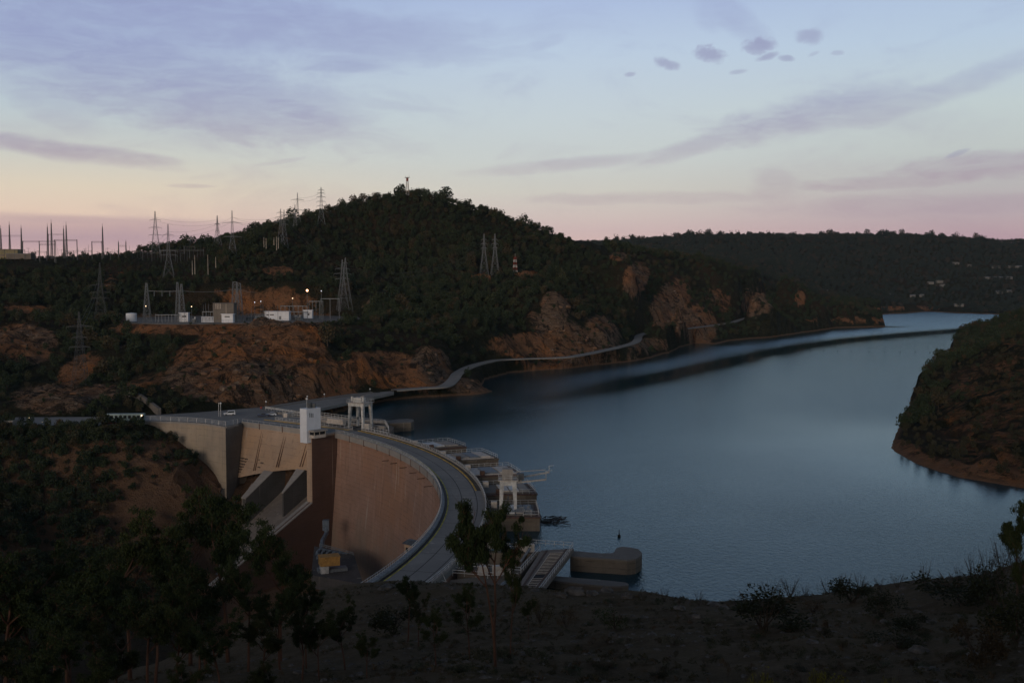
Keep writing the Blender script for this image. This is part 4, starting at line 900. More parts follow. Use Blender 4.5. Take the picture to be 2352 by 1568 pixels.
railing(MB(), [S(1190, 1249), S(1316, 1258), S(1228, 1378)], 1.2, 2.0, .05, (1, .5)).build('railing', M['white'], slip, rel=so)
railing(MB(), [S(1240, 1265), S(1197, 1314)], 1.2, 2.0, .05, (1, .5)).build('railing', M['white'], slip, rel=so)
for a_ in ((1262, 1290), (1225, 1340)): p = S(*a_); MB().bar(p - Vector((0, 0, 9)), p - Vector((0, 0, .9)), 1.1, n=8).build('support_column', M['stained'], slip, rel=so)
# screen basin between the slipway and the crest
bas = empty('screen_basin', S(1150, 1290), 0, 'rail edged concrete basin between the crest road and the slipway, with pipes and cream boxes', 'basin'); bo = bas.location
bq = [S(1085, 1262, 3.4), S(1243, 1266, 3.4), S(1196, 1318, 3.4), S(1050, 1312, 3.4)]
iq = [S(1105, 1268, 3.4), S(1222, 1271, 3.4), S(1186, 1305, 3.4), S(1078, 1302, 3.4)]
mb = MB()
for i in range(4):
    j = (i + 1) % 4; mb.hexa([p - Vector((0, 0, 9)) for p in (bq[i], bq[j], iq[j], iq[i])], [bq[i], bq[j], iq[j], iq[i]])
mb.build('basin_wall', M['stained'], bas, rel=bo)
mb = MB(); mb.quad([p - Vector((0, 0, 3.2)) for p in iq]); mb.build('basin_floor', M['stained'], bas, rel=bo)
mb = MB(); railing(mb, [S(1075, 1255, 3.4), S(1190, 1262, 3.4)], 1.2, 2, .055); railing(mb, [S(1060, 1305, 3.4), S(1196, 1316, 3.4)], 1.2, 2, .055); railing(mb, [S(1040, 1322, 3.4), S(1120, 1328, 3.4), S(1190, 1330, 3.4)], 1.2, 2, .055)
mb.build('railing', M['white'], bas, rel=bo)
for px, py, s_ in ((1109, 1318, 1.7), (1160, 1316, 2.2), (1200, 1262, 3.0), (1140, 1318, 1.3), (1215, 1266, 2)): p = S(px, py, 3.4); MB().box(p + Vector((0, 0, .8)), (s_, 1.3, 1.7), .4).build('gate_cabinet', M['cream'], bas, rel=bo)
p = S(1217, 1268, 3.4); MB().bar(p + Vector((0, 0, .9)), S(1196, 1290, 2.0), .3, n=8).build('pipe', M['galv'], bas, rel=bo); MB().bar(S(1150, 1345, 3.2), S(1172, 1328, 3.8), .35, n=8).build('pipe', M['galv'], bas, rel=bo)
MB().box(S(1128, 1262, 3.4) + Vector((0, 0, 1.9)), (2.2, 2.0, 3.0), .5).build('pump_house', M['rim'], bas, rel=bo)
MB().prism([tuple(S(1035, 1330, 3.2))[:2], tuple(S(1195, 1312, 3.2))[:2], tuple(S(1190, 1385, 3.2))[:2], tuple(S(1010, 1385, 3.2))[:2]], -4, 3.1).build('apron', M['stained'], bas).location = -so * 0 - Vector(bo)

# ---------- gantry cranes ----------
def gantry(name_label, loc, rz, Wx, Wy, H, house, booms, group):
    g = empty('gantry_crane', loc, rz, name_label, 'crane', group)
    for sx in (-1, 1):
        for sy in (-1, 1):
            x0, y0 = sx * Wx / 2, sy * Wy / 2
            MB().hexa([(x0 - .35, y0 - .35, 0), (x0 + .35, y0 - .35, 0), (x0 + .35, y0 + .35, 0), (x0 - .35, y0 + .35, 0)], [(x0 * .86 - .55, y0 * .86 - .55, H), (x0 * .86 + .55, y0 * .86 - .55, H), (x0 * .86 + .55, y0 * .86 + .55, H), (x0 * .86 - .55, y0 * .86 + .55, H)]).build('leg', M['white'], g)
    mb = MB()
    for s in (-1, 1): mb.box((s * Wx * .43, 0, H + .5), (1.0, Wy + .5, 1.2)); mb.box((0, s * Wy * .43, H + .52), (Wx + .5, 1.0, 1.16))
    mb.build('portal_beam', M['white'], g)
    MB().box((0, 0, H + 1.25), (Wx + 1.4, Wy + 1.4, .16)).build('platform', M['cream'], g)
    railing(MB(), [(-Wx / 2 - .6, -Wy / 2 - .6, H + 1.3), (Wx / 2 + .6, -Wy / 2 - .6, H + 1.3), (Wx / 2 + .6, Wy / 2 + .6, H + 1.3), (-Wx / 2 - .6, Wy / 2 + .6, H + 1.3), (-Wx / 2 - .6, -Wy / 2 - .6, H + 1.3)], 1.2, 1.6, .05).build('railing', M['white'], g)
    hx, hy, hz = house
    MB().box((-Wx * .05, 0, H + 1.33 + hz / 2), (hx, hy, hz), 0, .94).build('machine_house', M['rim' if Wy < 4 else 'white'], g)
    for (p, q, r_) in booms: MB().bar(p, q, r_).build('boom', M['cream'], g)
    MB().box((0, -Wy * .3, H * .45), (.5, .5, .9)).bar((0, -Wy * .3, H * .45), (0, -Wy * .3, H + .2), .05).build('hook_block', M['galvdark'], g)
    return g
lA, lB = at_z(803, 984, 4), at_z(850, 990, 4); ctr = at_z(828, 981, 4.2)
g1 = gantry('tall four legged gantry crane above the spillway gates, beside the white tower', ctr, R(-28), 6.6, 5.6, 8.3, (3.8, 3, 1.7), [((-1, 0, 11.4), (-3.8, 0, 10.6), .25), ((0, 0, 11.5), (2.5, -1, 12.2), .12), ((2.9, 1, 9), (3.9, 1.4, 7.2), .5), ((-2.9, -1, 9), (-3.9, -1.4, 7.2), .5)], 'gantry cranes on the dam')
for s in (-1, 1): MB().box((s * 2.6, -1.6, 10.9), (.7, .7, 1.8)).build('winch', M['white'], g1)
_b = at_z(1184, 1170, 3.8); lb = [Vector(((1150 - 1176) / F * _b.y, _b.y, 3.8)), _b]; dv = lb[1] - lb[0]; rz = math.atan2(dv.y, dv.x)
c2 = (lb[0] + lb[1]) / 2 + Vector((-dv.y, dv.x, 0)).normalized() * 2.4
Wc = dv.length
g2 = gantry('front gantry crane with booms reaching over the water, standing on the intake blocks', c2 + Vector((0, -.6, 0)), rz, Wc, 3.4, 6.0, (2.7, 3.0, 2.6), [((Wc / 2, 1.5, 7.2), (Wc / 2 + 8.5, 5.5, 8.0), .22), ((Wc / 2, -1.2, 6.6), (Wc / 2 + 7.6, 2.5, 6.7), .26), ((Wc / 2, .4, 9), (Wc / 2 + 7.5, 4.4, 8.8), .1)], 'gantry cranes on the dam')
mb = MB(); e1 = Vector((Wc / 2 + 8.5, 5.5, 8.0)); mb.bar(e1, e1 + Vector((0, 0, 1.6)), .1).bar(e1 + Vector((0, 0, 1.6)), e1 + Vector((1.2, .6, 1.6)), .08); e1 = Vector((Wc / 2 + 7.6, 2.5, 6.7)); mb.bar(e1, e1 + Vector((0, 0, 2.1)), .1).bar(e1 + Vector((0, 0, 2.1)), e1 + Vector((1.6, .8, 2.2)), .08); mb.build('boom_tip', M['white'], g2)
railing(MB(), [(Wc / 2, .2, 6.9), (Wc / 2 + 6, 3.5, 7.0)], .9, 1.5, .04).build('boom_walk', M['galv'], g2)
MB().box((Wc / 2 + 1.2, .6, 7.8), (1.8, 1.6, 1.5)).build('winch', M['galvdark'], g2)
mb = MB()                                                     # tracks under both cranes
for g, L_, w2 in ((g1, 12, 3.3), (g2, 14, Wc / 2)):
    for s in (-1, 1): MB().box((s * w2, 0, -.35), (.5, L_, .6)).build('track', M['galvdark'], g)

# ---------- powerhouse yard at the foot ----------
def Y_(px, py, d): return at_d(px, py, d)
pf = [Y_(722, 1262, 362), Y_(812, 1262, 352), Y_(835, 1345, 316), Y_(715, 1345, 326)]
zpf = sum(p.z for p in pf[:2]) / 2
yard = MB().prism([(p.x, p.y) for p in pf], zpf - 4, zpf).build('equipment_platform', M['pier']); tag(yard, 'dark concrete platform crowded with equipment at the foot of the brown wall', 'platform')
kr = Y_(757, 1300, 338); hutc = empty('crane_cab', Y_(752, 1330, 330), R(18), 'ochre box of a yard crane on grey columns below the dam', 'crane'); ho = hutc.location
def rel3(px, py, d): p = at_d(px, py, d) - ho; return Matrix.Rotation(-R(18), 3, 'Z') @ p
c_ = rel3(756, 1286, 330); MB().box(c_, (6.0, 4.2, 2.6)).build('cab_body', M['orange'], hutc); MB().box(c_ + Vector((0, 0, 1.4)), (6.3, 4.5, .25)).build('cab_roof', M['orange'], hutc)
MB().box(c_ + Vector((-1.6, -.4, -2.6)), (2.4, 3.4, 2.4)).build('cab_base', M['white'], hutc)
MB().box(c_ + Vector((1.0, .6, -3.0)), (9.0, 3.6, .9)).build('girder', M['galv'], hutc)
for dx, dy in ((-1.2, -.9), (.6, -1), (4.6, .8), (3.2, 1.5)): MB().box(c_ + Vector((dx, dy, -7.2)), (.9, .9, 7.8)).build('column', M['galv'], hutc)
cc = empty('cooling_pipes', Y_(768, 1268, 352), 0, 'row of blue grey bent pipes at the base of the dam wall', 'pipes'); co = cc.location
for i in range(6):
    p = Y_(737 + i * 11, 1266 + i * 2.2, 352) - co; MB().path([p + Vector((-1.4, -1.6, -1.2)), p + Vector((-.9, -.6, .4)), p + Vector((0, .2, .9)), p + Vector((1.1, .8, .4)), p + Vector((1.6, 1.0, -1.6))], .42, n=8).build('bent_pipe', M['blueduct'], cc)
mb = MB(); railing(mb, [Y_(734, 1256, 356) - co, Y_(812, 1277, 350) - co], 1.2, 2.5, .12); mb.bar(Y_(812, 1277, 350) - co, Y_(806, 1330, 338) - co, .5).bar(Y_(735, 1262, 356) - co, Y_(728, 1282, 345) - co, .4); mb.build('pipe_frame', M['galv'], cc)
dct = [Y_(749, 1205, 372), Y_(750, 1224, 371), Y_(741, 1240, 366), Y_(738, 1262, 360)]
mb = MB().path([p - dct[0] for p in dct], .75, n=8); mb.box((0, 0, 0), (2.2, 2, 3.6)); o = mb.build('vent_duct', M['blueduct']); o.location = dct[0]; tag(o, 'bent blue grey duct climbing the corner between pier and brown wall', 'duct')
hk = empty('lookout_hut', Y_(949, 1262, 232), R(-42), 'small hut with a dark pitched roof hanging below the crest road', 'hut')
MB().box((0, 0, .0), (3.4, 2.0, 2.6)).build('hut_wall', M['tan'], hk); MB().hexa([(-2.1, -1.4, 1.3), (2.1, -1.4, 1.3), (2.1, 1.4, 1.3), (-2.1, 1.4, 1.3)], [(-1.5, -.3, 2.1), (1.5, -.3, 2.1), (1.5, .5, 2.1), (-1.5, .5, 2.1)]).build('hut_roof', M['galvdark'], hk)
for x in (-.9, .3): MB().box((x, -1.02, .1), (.6, .06, .9)).build('hut_window', M['dark'], hk)
# ================= pylons, masts, substations =================
def ground(px, d):
    u, _ = ray(px, 700); x = u * d; return Vector((x, d, float(hz(np.array(x), np.array(float(d))))))
def top_z(px, py, d): return at_d(px, py, d).z
def lattice(mb, H, wb, wt, waist=None, n=9, r=.1, rl=.16):
    """four tapering legs with crossed bracing; waist=(height share, width)"""
    def wd(s):
        if waist:
            s0, w0 = waist
            return wb + (w0 - wb) * s / s0 if s < s0 else w0 + (wt - w0) * (s - s0) / (1 - s0)
        return wb + (wt - wb) * s
    def corner(i, s): w_ = wd(s) / 2; return Vector((w_ * (1, 1, -1, -1)[i], w_ * (1, -1, -1, 1)[i], H * s))
    lv = [0.]; 
    while lv[-1] < 1: lv.append(min(1, lv[-1] + max(.035, wd(lv[-1]) * 1.05 / H)))
    for s0, s1 in zip(lv, lv[1:]):
        for i in range(4):
            j = (i + 1) % 4; a, b, c, d = corner(i, s0), corner(j, s0), corner(i, s1), corner(j, s1)
            mb.bar(a, c, rl); mb.bar(a, d, r); mb.bar(b, c, r); mb.bar(c, d, r)
    return wd
def arm(H_, z, L, w_, r=.12, drop=True, up=.9):
    mb = MB()
    for s in (-1, 1):
        tip = Vector((s * L, 0, z))
        for y in (-1, 1): mb.bar(Vector((0, y * w_ / 2, z)), tip, r); mb.bar(Vector((0, y * w_ / 2, z + up)), tip, r)
        mb.bar(Vector((s * L * .5, -w_ / 4, z)), Vector((s * L * .5, w_ / 4, z + up * .5)), r)
        if drop: mb.bar(tip, tip - Vector((0, 0, 1.5)), r * .9)
    return mb
def pylon(px, yt, d, label, wb=None, arms=((.62, .12), (.74, .15), (.86, .11)), waist=(.6, .055), rz=.2, mat='galv', yb=None, group='lattice power pylons', peak=True, fat=1.):
    if yb is not None:                      # stand where the sight line to its foot meets the hill
        u, b_ = ray(px, yb); ds = np.arange(480, 1150, 2.); zz = hz(u * ds, ds); k_ = np.nonzero(CAMZ + b_ * ds < zz)[0]
        if len(k_) and abs(ds[k_[0]] - d) < 260: d = float(ds[k_[0]])
    g = ground(px, d); H = top_z(px, yt, d) - g.z
    o = empty('power_pylon', g, rz, label, 'pylon', group)
    wb = wb or H * .2; mb = MB(); k = fat * max(1, d / 700)
    lattice(mb, H, wb, H * .012, (waist[0], H * waist[1]) if waist else None, r=.045 * k, rl=.085 * k); mb.build('lattice_frame', M[mat], o)
    for s, l in arms: arm(H, H * s, H * l, H * .05, .07 * k).build('cross_arm', M[mat], o)
    return o
pylon(360, 485, 900, 'tallest pylon on the left skyline with four pairs of cross arms', arms=((.28, .17), (.45, .15), (.62, .14), (.80, .12)), waist=(.6, .07))
pylon(389, 515, 770, 'pylon standing just right of the tallest skyline pylon, its legs down the dark slope', yb=638, arms=((.42, .16), (.5, .16), (.8, .1)), waist=(.4, .06))
pylon(502, 495, 900, 'slim pylon left of a taller one, above the grey building', arms=((.5, .08), (.72, .1)), rz=.9)
pylon(536, 484, 820, 'pointed pylon with wide arms reaching left on the skyline above the grey building', yb=592, arms=((.44, .2), (.74, .2)), waist=(.42, .06))
pylon(571, 518, 1080, 'small faint pylon low on the skyline left of the round hill', arms=((.6, .14), (.75, .16), (.88, .12)))
pylon(440, 542, 950, 'short pylon with three arm pairs between the two pylon pairs of the skyline', arms=((.6, .16), (.75, .18), (.88, .12)))
pylon(655, 482, 790, 'pylon on the shoulder of the round hill, the lower of an overlapping pair', yb=572, arms=((.62, .1), (.74, .12), (.86, .1)), waist=(.55, .07))
pylon(647, 480, 870, 'pylon half hidden behind another on the shoulder of the round hill', arms=((.66, .12), (.78, .14), (.9, .1)))
pylon(686, 443, 905, 'tall pylon with long arms on the left flank of the round hill', arms=((.45, .2), (.78, .2)), waist=(.42, .06), yb=515)
pylon(680, 470, 930, 'shorter pylon tucked behind the long armed one on the hill flank', arms=((.5, .2), (.62, .2)))
pylon(740, 430, 945, 'topmost pylon on the left flank of the round hill with five short arms', arms=((.5, .12), (.62, .12), (.74, .12), (.84, .1), (.92, .08)), waist=(.4, .08))
pylon(231, 603, 640, 'dark pylon barely seen against the slope above the white tank', yb=740, arms=((.5, .17), (.62, .17), (.4, .15)), mat='galvdark')
pylon(181, 716, 545, 'large pylon standing on a stone terrace at the left, seen against the slope', wb=7.0, yb=884, arms=((.52, .14), (.80, .17), (.65, .1)), waist=(.32, .12), mat='galvdark', rz=.1)
pylon(787, 596, 690, 'left one of the two big pylons beside the switchyard', yb=714, wb=8, arms=((.62, .14), (.72, .17), (.82, .14)), waist=(.6, .07), rz=.3, mat='galv', fat=1.0)
pylon(794, 592, 672, 'right one of the two big pylons beside the switchyard', yb=716, wb=9, arms=((.5, .06), (.9, .05)), waist=(.7, .06), rz=.3, mat='galv', fat=1.0)
pylon(1112, 537, 850, 'left one of the twin pylons on the hill right of centre', yb=634, arms=((.66, .07), (.76, .08), (.86, .07)), waist=(.6, .06), fat=1.15)
pylon(1137, 537, 890, 'right one of the twin pylons on the hill right of centre', yb=634, arms=((.66, .07), (.76, .08), (.86, .07)), waist=(.6, .06), fat=1.15)
# mast with red and white bands
def banded(px, yt, d, label, w_, n, bands, mats):
    g = ground(px, d); H = top_z(px, yt, d) - g.z; o = empty('radio_mast', g, .3, label, 'mast', None)
    for i in range(bands):
        mb = MB(); z0 = H * i / bands; z1 = H * (i + 1) / bands; W0 = w_ * (1 - .55 * i / bands) / 2; W1 = w_ * (1 - .55 * (i + 1) / bands) / 2
        for a in range(4):
            c = lambda W_, z, a_: Vector((W_ * (1, 1, -1, -1)[a_ % 4], W_ * (1, -1, -1, 1)[a_ % 4], z))
            mb.bar(c(W0, z0, a), c(W1, z1, a), .17)
            for k in range(3):
                f0, f1 = k / 3, (k + 1) / 3; wa, wb_ = W0 + (W1 - W0) * f0, W0 + (W1 - W0) * f1; za, zb_ = z0 + (z1 - z0) * f0, z0 + (z1 - z0) * f1
                mb.bar(c(wa, za, a), c(wb_, zb_, a + 1), .1)
        mb.build('mast_section', mats[i % 2], o)
    return o, H
o, H = banded(1183, 590, 862, 'short red and white banded lattice mast right of the twin pylons', 3.0, 3, 6, (M['white'], M['redpaint']))
MB().bar((0, 0, H), (0, 0, H + 2.5), .1).build('tip_rod', M['white'], o)
o, H = banded(937, 408, 1005, 'lone antenna mast with a red drum on the summit of the round hill', 2.8, 3, 6, (M['white'], M['cream']))
MB().bar((0, 0, H * .80), (0, 0, H * .96), 1.1, n=10).build('red_drum', M['redpaint'], o)
mb = MB(); mb.box((0, 0, H), (4, 4, .3)); mb.bar((-1.7, 0, H), (-1.7, 0, H + 1.5), .15).bar((1.7, 0, H), (1.7, 0, H + 2.6), .15).bar((0, 0, H), (0, 0, H + 1.2), .15); mb.build('antenna_platform', M['white'], o)
# lightning masts of the plateau yard
MM = [(6, 517, 'first'), (26, 508, ''), (53, 516, ''), (113, 513, ''), (122, 503, ''), (150, 518, ''), (156, 509, ''), (239, 513, ''), (275, 552, ''), (292, 551, '')]
mlab = ['slender mast at the very left edge of the skyline', 'second slender mast from the left edge of the skyline', 'slender mast ending the leftmost overhead gantry beam', 'shorter mast of the pair left of the dark tree on the skyline', 'tallest slender mast of the skyline yard', 'shorter mast of the close pair behind the dark skyline tree', 'taller mast of the close pair behind the dark skyline tree', 'single tall mast beside a small square gantry, midway to the tall pylon', 'left post of the low faint H frame on the skyline', 'right post of the low faint H frame on the skyline']
for (px, yt, _), lb in zip(MM, mlab):
    d = 880; g = ground(px, d); H = top_z(px, yt, d) - g.z; o = empty('lightning_mast', g, 0, lb, 'mast', 'slender masts of the skyline yard')
    mb = MB(); lattice(mb, H * .9, H * .05, .35, None, r=.07, rl=.13); mb.build('lattice_shaft', M['galvdark'], o); MB().bar((0, 0, H * .89), (0, 0, H), .2, .1).build('spire', M['galvdark'], o)
def ggantry(x0, x1, yb, d, label, r=.35, posts=2):
    p0, p1 = ground(x0, d), ground(x1, d); z = top_z(x0, yb, d); o = empty('yard_gantry', p0, 0, label, 'gantry', 'overhead gantries of the skyline yard')
    q0, q1 = Vector((0, 0, z - p0.z)), p1 - p0; q1.z = z - p0.z
    mb = MB()
    for dz in (0, .9): mb.bar(q0 + Vector((0, 0, dz)), q1 + Vector((0, 0, dz)), r * .4)
    n = max(3, int((q1 - q0).length / 1.6))
    for i in range(n): mb.bar(q0.lerp(q1, i / n), q0.lerp(q1, (i + 1) / n) + Vector((0, 0, .9)), r * .3)
    mb.build('beam', M['galvdark'], o)
    for i in range(posts):
        q = q0.lerp(q1, i / (posts - 1)); MB().bar(q - Vector((0, 0, z - p0.z + 1)), q + Vector((0, 0, .9)), r).build('post', M['galvdark'], o)
for a in ((-20, 53, 543, 880, 'leftmost overhead beam joining three slender masts', .2, 2), (56, 131, 556, 870, 'long low gantry right of the third mast from the left', .3, 3), (94, 131, 563, 850, 'lower short gantry in front of the long low one', .3, 2), (115, 150, 540, 885, 'high beam strung between the mast pairs left of the dark skyline tree', .2, 2), (128, 180, 553, 860, 'square gantry frame around the dark skyline tree', .34, 2), (214, 237, 557, 870, 'small square gantry left of the single tall mast', .34, 2), (275, 292, 566, 890, 'crossbar of the low faint H frame', .25, 2), (292, 330, 578, 900, 'low gantry left of the tallest pylon', .3, 3), (372, 470, 576, 880, 'low long gantry right of the tallest pylon', .25, 4), (425, 450, 568, 900, 'small gantry below the short three armed pylon', .25, 2)): ggantry(*a)
def pole(px, yt, d, label, r=.16, mat='galvdark', yb=None, group='thin poles', cross=0):
    g = ground(px, d)
    if yb: g.z = top_z(px, yb, d)
    H = top_z(px, yt, d) - g.z; o = empty('utility_pole', g, 0, label, 'pole', group); MB().bar((0, 0, -1), (0, 0, H), r, r * .6, 6).build('shaft', M[mat], o)
    if cross: MB().bar((-cross, 0, H * .93), (cross, 0, H * .93), r * .7).build('crossbar', M[mat], o)
    return o
for x in (378, 384, 200, 206, 215, 246, 260, 300, 306, 416, 420, 426, 456, 462, 470): pole(x, 560 + (x * 7) % 16, 880, 'thin dark pole among the yard equipment of the skyline', .14, group='thin poles of the skyline yard')
for x in range(0, 470, 13): pole(x + (x * 5) % 7, 568 + (x * 11) % 14, 865 + (x * 3) % 40, 'thin dark pole among the yard equipment of the skyline', .15, group='thin poles of the skyline yard', cross=(1.6 if x % 2 else 0))
for a in ((150, 214, 578, 872, 'low gantry between the dark skyline tree and the small square gantry', .22, 4), (237, 275, 580, 868, 'low gantry right of the single tall mast', .22, 3), (-10, 60, 576, 862, 'low gantry over the pale shed', .22, 4), (330, 372, 582, 872, 'low gantry under the tallest pylon', .22, 3), (60, 110, 580, 856, 'lowest gantry right of the pale shed', .22, 3)): ggantry(*a)
for x, y0, y1 in ((443, 598, 628), (449, 586, 627), (479, 585, 628), (497, 590, 612), (631, 545, 560), (637, 543, 572), (641, 545, 568), (608, 545, 565), (613, 547, 568)): pole(x, y0, 780, 'pale pole standing on the slope below the skyline', .2, 'cream', y1, 'pale poles on the slope below the skyline')
# building at the far left of the skyline
M['seep2'] = plain('dull yellow render', (.22, .19, .11), .8)
def building(px0, px1, yt, yb, d, depth, rz, label, mat, roof=None, cat='building', name='building', wins=(), door=None, z=None):
    p0, p1 = at_d(px0, yb, d), at_d(px1, yb, d); w_ = (p1 - p0).length; H = at_d(px0, yt, d).z - p0.z
    c = (p0 + p1) / 2; c.y += depth / 2
    if z is not None: c.z = z
    o = empty(name, c, rz, label, cat)
    MB().box((0, 0, H / 2 - .5), (w_, depth, H + 1)).build('wall', M[mat], o)
    MB().box((0, 0, H + .15), (w_ + .8, depth + .8, .35)).build('roof', M[roof or mat], o)
    for (u, v, ww, hh) in wins:
        f = MB().box(((u - .5) * w_, -depth / 2 - .02, H * v), (ww, .12, hh)).build('window', M['glass'], o)
    if door: MB().box(((door - .5) * w_, -depth / 2 - .03, 1.1), (1.3, .12, 2.2)).build('door', M['bluepaint'], o)
    return o
building(-12, 38, 573, 592, 870, 12, .1, 'pale yellow flat building at the left end of the skyline', 'seep2', 'grey', wins=((.7, .3, 4, 1.5), (.3, .3, 4, 1.5)))
building(14, 70, 583, 592, 862, 8, .05, 'low pale shed in front of the yellow skyline building', 'grey', 'galv')
# ---------- the switchyard terrace ----------
YD = 650
PZ = 34.6
def onpad(px, py): v = at_z(px, py, PZ); return v
def padpole(px, yt, py=738, r=.14, label=None, **k): return pole(px, yt, onpad(px, py).y, label or 'thin steel post in the switchyard', r, 'galv', py, 'thin posts of the switchyard')
def tower4(px, yt, label, w_=4.4, py=739, top=.9):
    g = onpad(px, py); H = top_z(px, yt, g.y) - PZ; o = empty('switchyard_tower', g, .1, label, 'tower', 'lattice towers of the switchyard'); mb = MB(); lattice(mb, H, w_, top, None, r=.06, rl=.11); mb.build('lattice_frame', M['galv'], o); return o, g, H
tA_, gA_, HA_ = tower4(338, 650, 'first lattice tower of the switchyard, nearest the white tank')
tB_, gB_, HB_ = tower4(409, 648, 'middle lattice tower of the switchyard', 3.0, 737)
tC_, gC_, HC_ = tower4(418, 652, 'lattice tower touching the middle one, behind the small white kiosk', 4.4, 739)
tD_, gD_, HD_ = tower4(541, 647, 'left tower of the close pair right of the grey building', 5.0, 738, 2.4)
tE_, gE_, HE_ = tower4(549, 650, 'right tower of the close pair right of the grey building', 5.0, 736, 2.2)
def wire(a, b, sag, label, r=.06, mat='galvdark', group='power lines'):
    a, b = Vector(a), Vector(b); n = 14; P = []
    for i in range(n + 1):
        s = i / n; q = a.lerp(b, s); q.z -= sag * 4 * s * (1 - s); P.append(q - a)
    o = MB().path(P, r, 3).build('power_line', M[mat]); o.location = a; tag(o, label, 'cable', group)
wl_ = 'sagging conductor strung between the switchyard towers'
wire(at_d(341, 668, gA_.y), at_d(420, 668, gC_.y), .3, wl_, .14, 'galv'); wire(at_d(420, 668, gC_.y), at_d(546, 663, gE_.y), 1.2, wl_, .12, 'galv'); wire(at_d(546, 663, gE_.y), at_d(590, 672, gE_.y + 5), .5, wl_, .1, 'galv')
for x in (354, 372, 390): p = at_d(x, 668, gA_.y + 1); o = MB().bar((0, 0, -3.2), (0, 0, 0), .22, n=6).build('insulator_string', M['galv']); o.location = p; tag(o, 'hanging insulator string below the conductor of the first bay', 'insulator', 'insulator strings')
for x, y in ((467, 699), (472, 697), (479, 697), (489, 699), (577, 706), (610, 710), (617, 708), (638, 700), (604, 700), (500, 712)): padpole(x, y)
b_ = building(490, 537, 697, 738, onpad(513, 740).y, 8, .0, 'tall plain grey concrete block in the middle of the switchyard terrace', 'grey', 'grey', wins=())
for i in range(4): MB().box((-4.4 + i * .9, -4.1, 9.0), (.35, .3, 3.2)).build('fin', M['cream'], b_)
building(509, 535, 722, 739, onpad(513, 741).y, 4, .0, 'small white hut with one dark slot window in front of the grey block', 'whitewall', wins=((.5, .7, 3.0, .6),), cat='hut', name='hut')
b_ = building(608, 664, 716, 734, onpad(636, 736).y, 5, -.03, 'long low white building with dark slot windows and a blue door', 'whitewall', wins=((.13, .62, 1.6, .6), (.3, .62, 2.6, .6)), door=.64, cat='building')
building(697, 717, 713, 728, onpad(705, 733).y, 4, 0, 'small white box cabin at the right end of the switchyard', 'whitewall', wins=((.6, .4, 1, 1),), cat='cabin', name='cabin')
building(412, 432, 719, 736, onpad(420, 739).y, 3.5, 0, 'small white kiosk with a dark window below the middle towers', 'whitewall', wins=((.55, .55, 2.6, .9),), cat='kiosk', name='kiosk')
g = at_z(302, 741, 33.8); tk = empty('storage_tank', (g.x, g.y, 34.3), 0, 'round white storage tank at the left end of the terrace', 'tank')
MB().cyl((0, 0, 0), 3.2, 5.2, 28).build('tank_shell', M['whitewall'], tk, smooth=False); MB().bar((0, 0, 5.2), (0, 0, 5.6), 3.25, .3, 28).build('tank_roof', M['whitewall'], tk)
# fences, bus bars and posts of the bays
def bay(x0, x1, yt, n, dd, label, ym=738):
    p0, p1 = onpad(x0, ym), onpad(x1, ym); p0.y += dd; p1.y += dd; z = top_z(x0, yt, p0.y) - PZ; o = empty('switch_bay', p0, 0, label, 'switchgear', 'switch bays'); q = p1 - p0
    mb = MB(); mb.bar((0, 0, z), q + Vector((0, 0, z)), .28).bar((0, 2.2, z), q + Vector((0, 2.2, z)), .22); mb.build('busbar', M['galv'], o)
    for i in range(n):
        s = q * (i / (n - 1)); MB().bar(s, s + Vector((0, 0, z + .4)), .16).build('post', M['galv'], o)
    return o
bay(625, 688, 703, 7, 25, 'bay of grey posts under a bus bar right of the middle towers', 736); bay(705, 737, 692, 5, 8, 'tall bay of close posts beneath the bright lamp', 733); bay(735, 777, 686, 3, 4, 'single beam reaching from the tall bay to the big pylons', 733); bay(560, 600, 722, 5, 6, 'low bay of posts behind the long white building', 737); bay(352, 405, 723, 8, 4, 'low frame with posts between the first and middle towers', 740); bay(650, 700, 716, 6, 10, 'low bay of posts behind the small white cabin', 735); bay(462, 490, 716, 4, 3, 'short bay with white insulators left of the grey block', 739)
fo = empty('chain_fence', onpad(330, 742), 0, 'grey fence along the front edge of the switchyard terrace', 'fence'); fp = [onpad(x, y) - fo.location for x, y in ((318, 743), (440, 744), (560, 743), (660, 741), (740, 739))]
mb = MB(); railing(mb, fp, 2.2, 3.0, .05, (1, .66, .33, .05)); mb.build('fence_frame', M['galv'], fo)
for i in range(9): g = onpad(464 + i * 3.2, 740); MB().bar((0, 0, 0), (0, 0, 3.0), .35, .2, 8).bar((0, 0, 3.0), (0, 0, 3.3), .45, n=8).build('insulator', M['whitewall']).location = g
for o in [o for o in COL.objects if o.name.startswith('insulator') and 'string' not in o.name]: tag(o, 'short white insulator column in the row left of the grey block', 'insulator', 'white insulator columns')
for i, (x, y) in enumerate(((575, 736), (590, 737), (600, 736), (680, 735), (690, 735), (448, 740))):
    g = onpad(x, y); o = empty('transformer', g, .3 * i, ['grey transformer left of the long white building', 'second grey transformer left of the long white building', 'grey transformer touching the long white building', 'grey transformer right of the long white building', 'grey transformer beside the small white cabin', 'grey transformer by the bush below the middle towers'][i], 'transformer')
    MB().box((0, 0, 1.1), (3.0, 2.2, 2.2)).build('tank', M['galv'], o); MB().box((1.9, 0, 1.0), (.7, 1.8, 1.7)).box((-1.9, 0, 1.0), (.7, 1.8, 1.7)).build('radiator', M['galvdark'], o)
    for k in (-.8, 0, .8): MB().bar((k, 0, 2.2), (k, 0, 3.2), .14).build('bushing', M['white'], o)
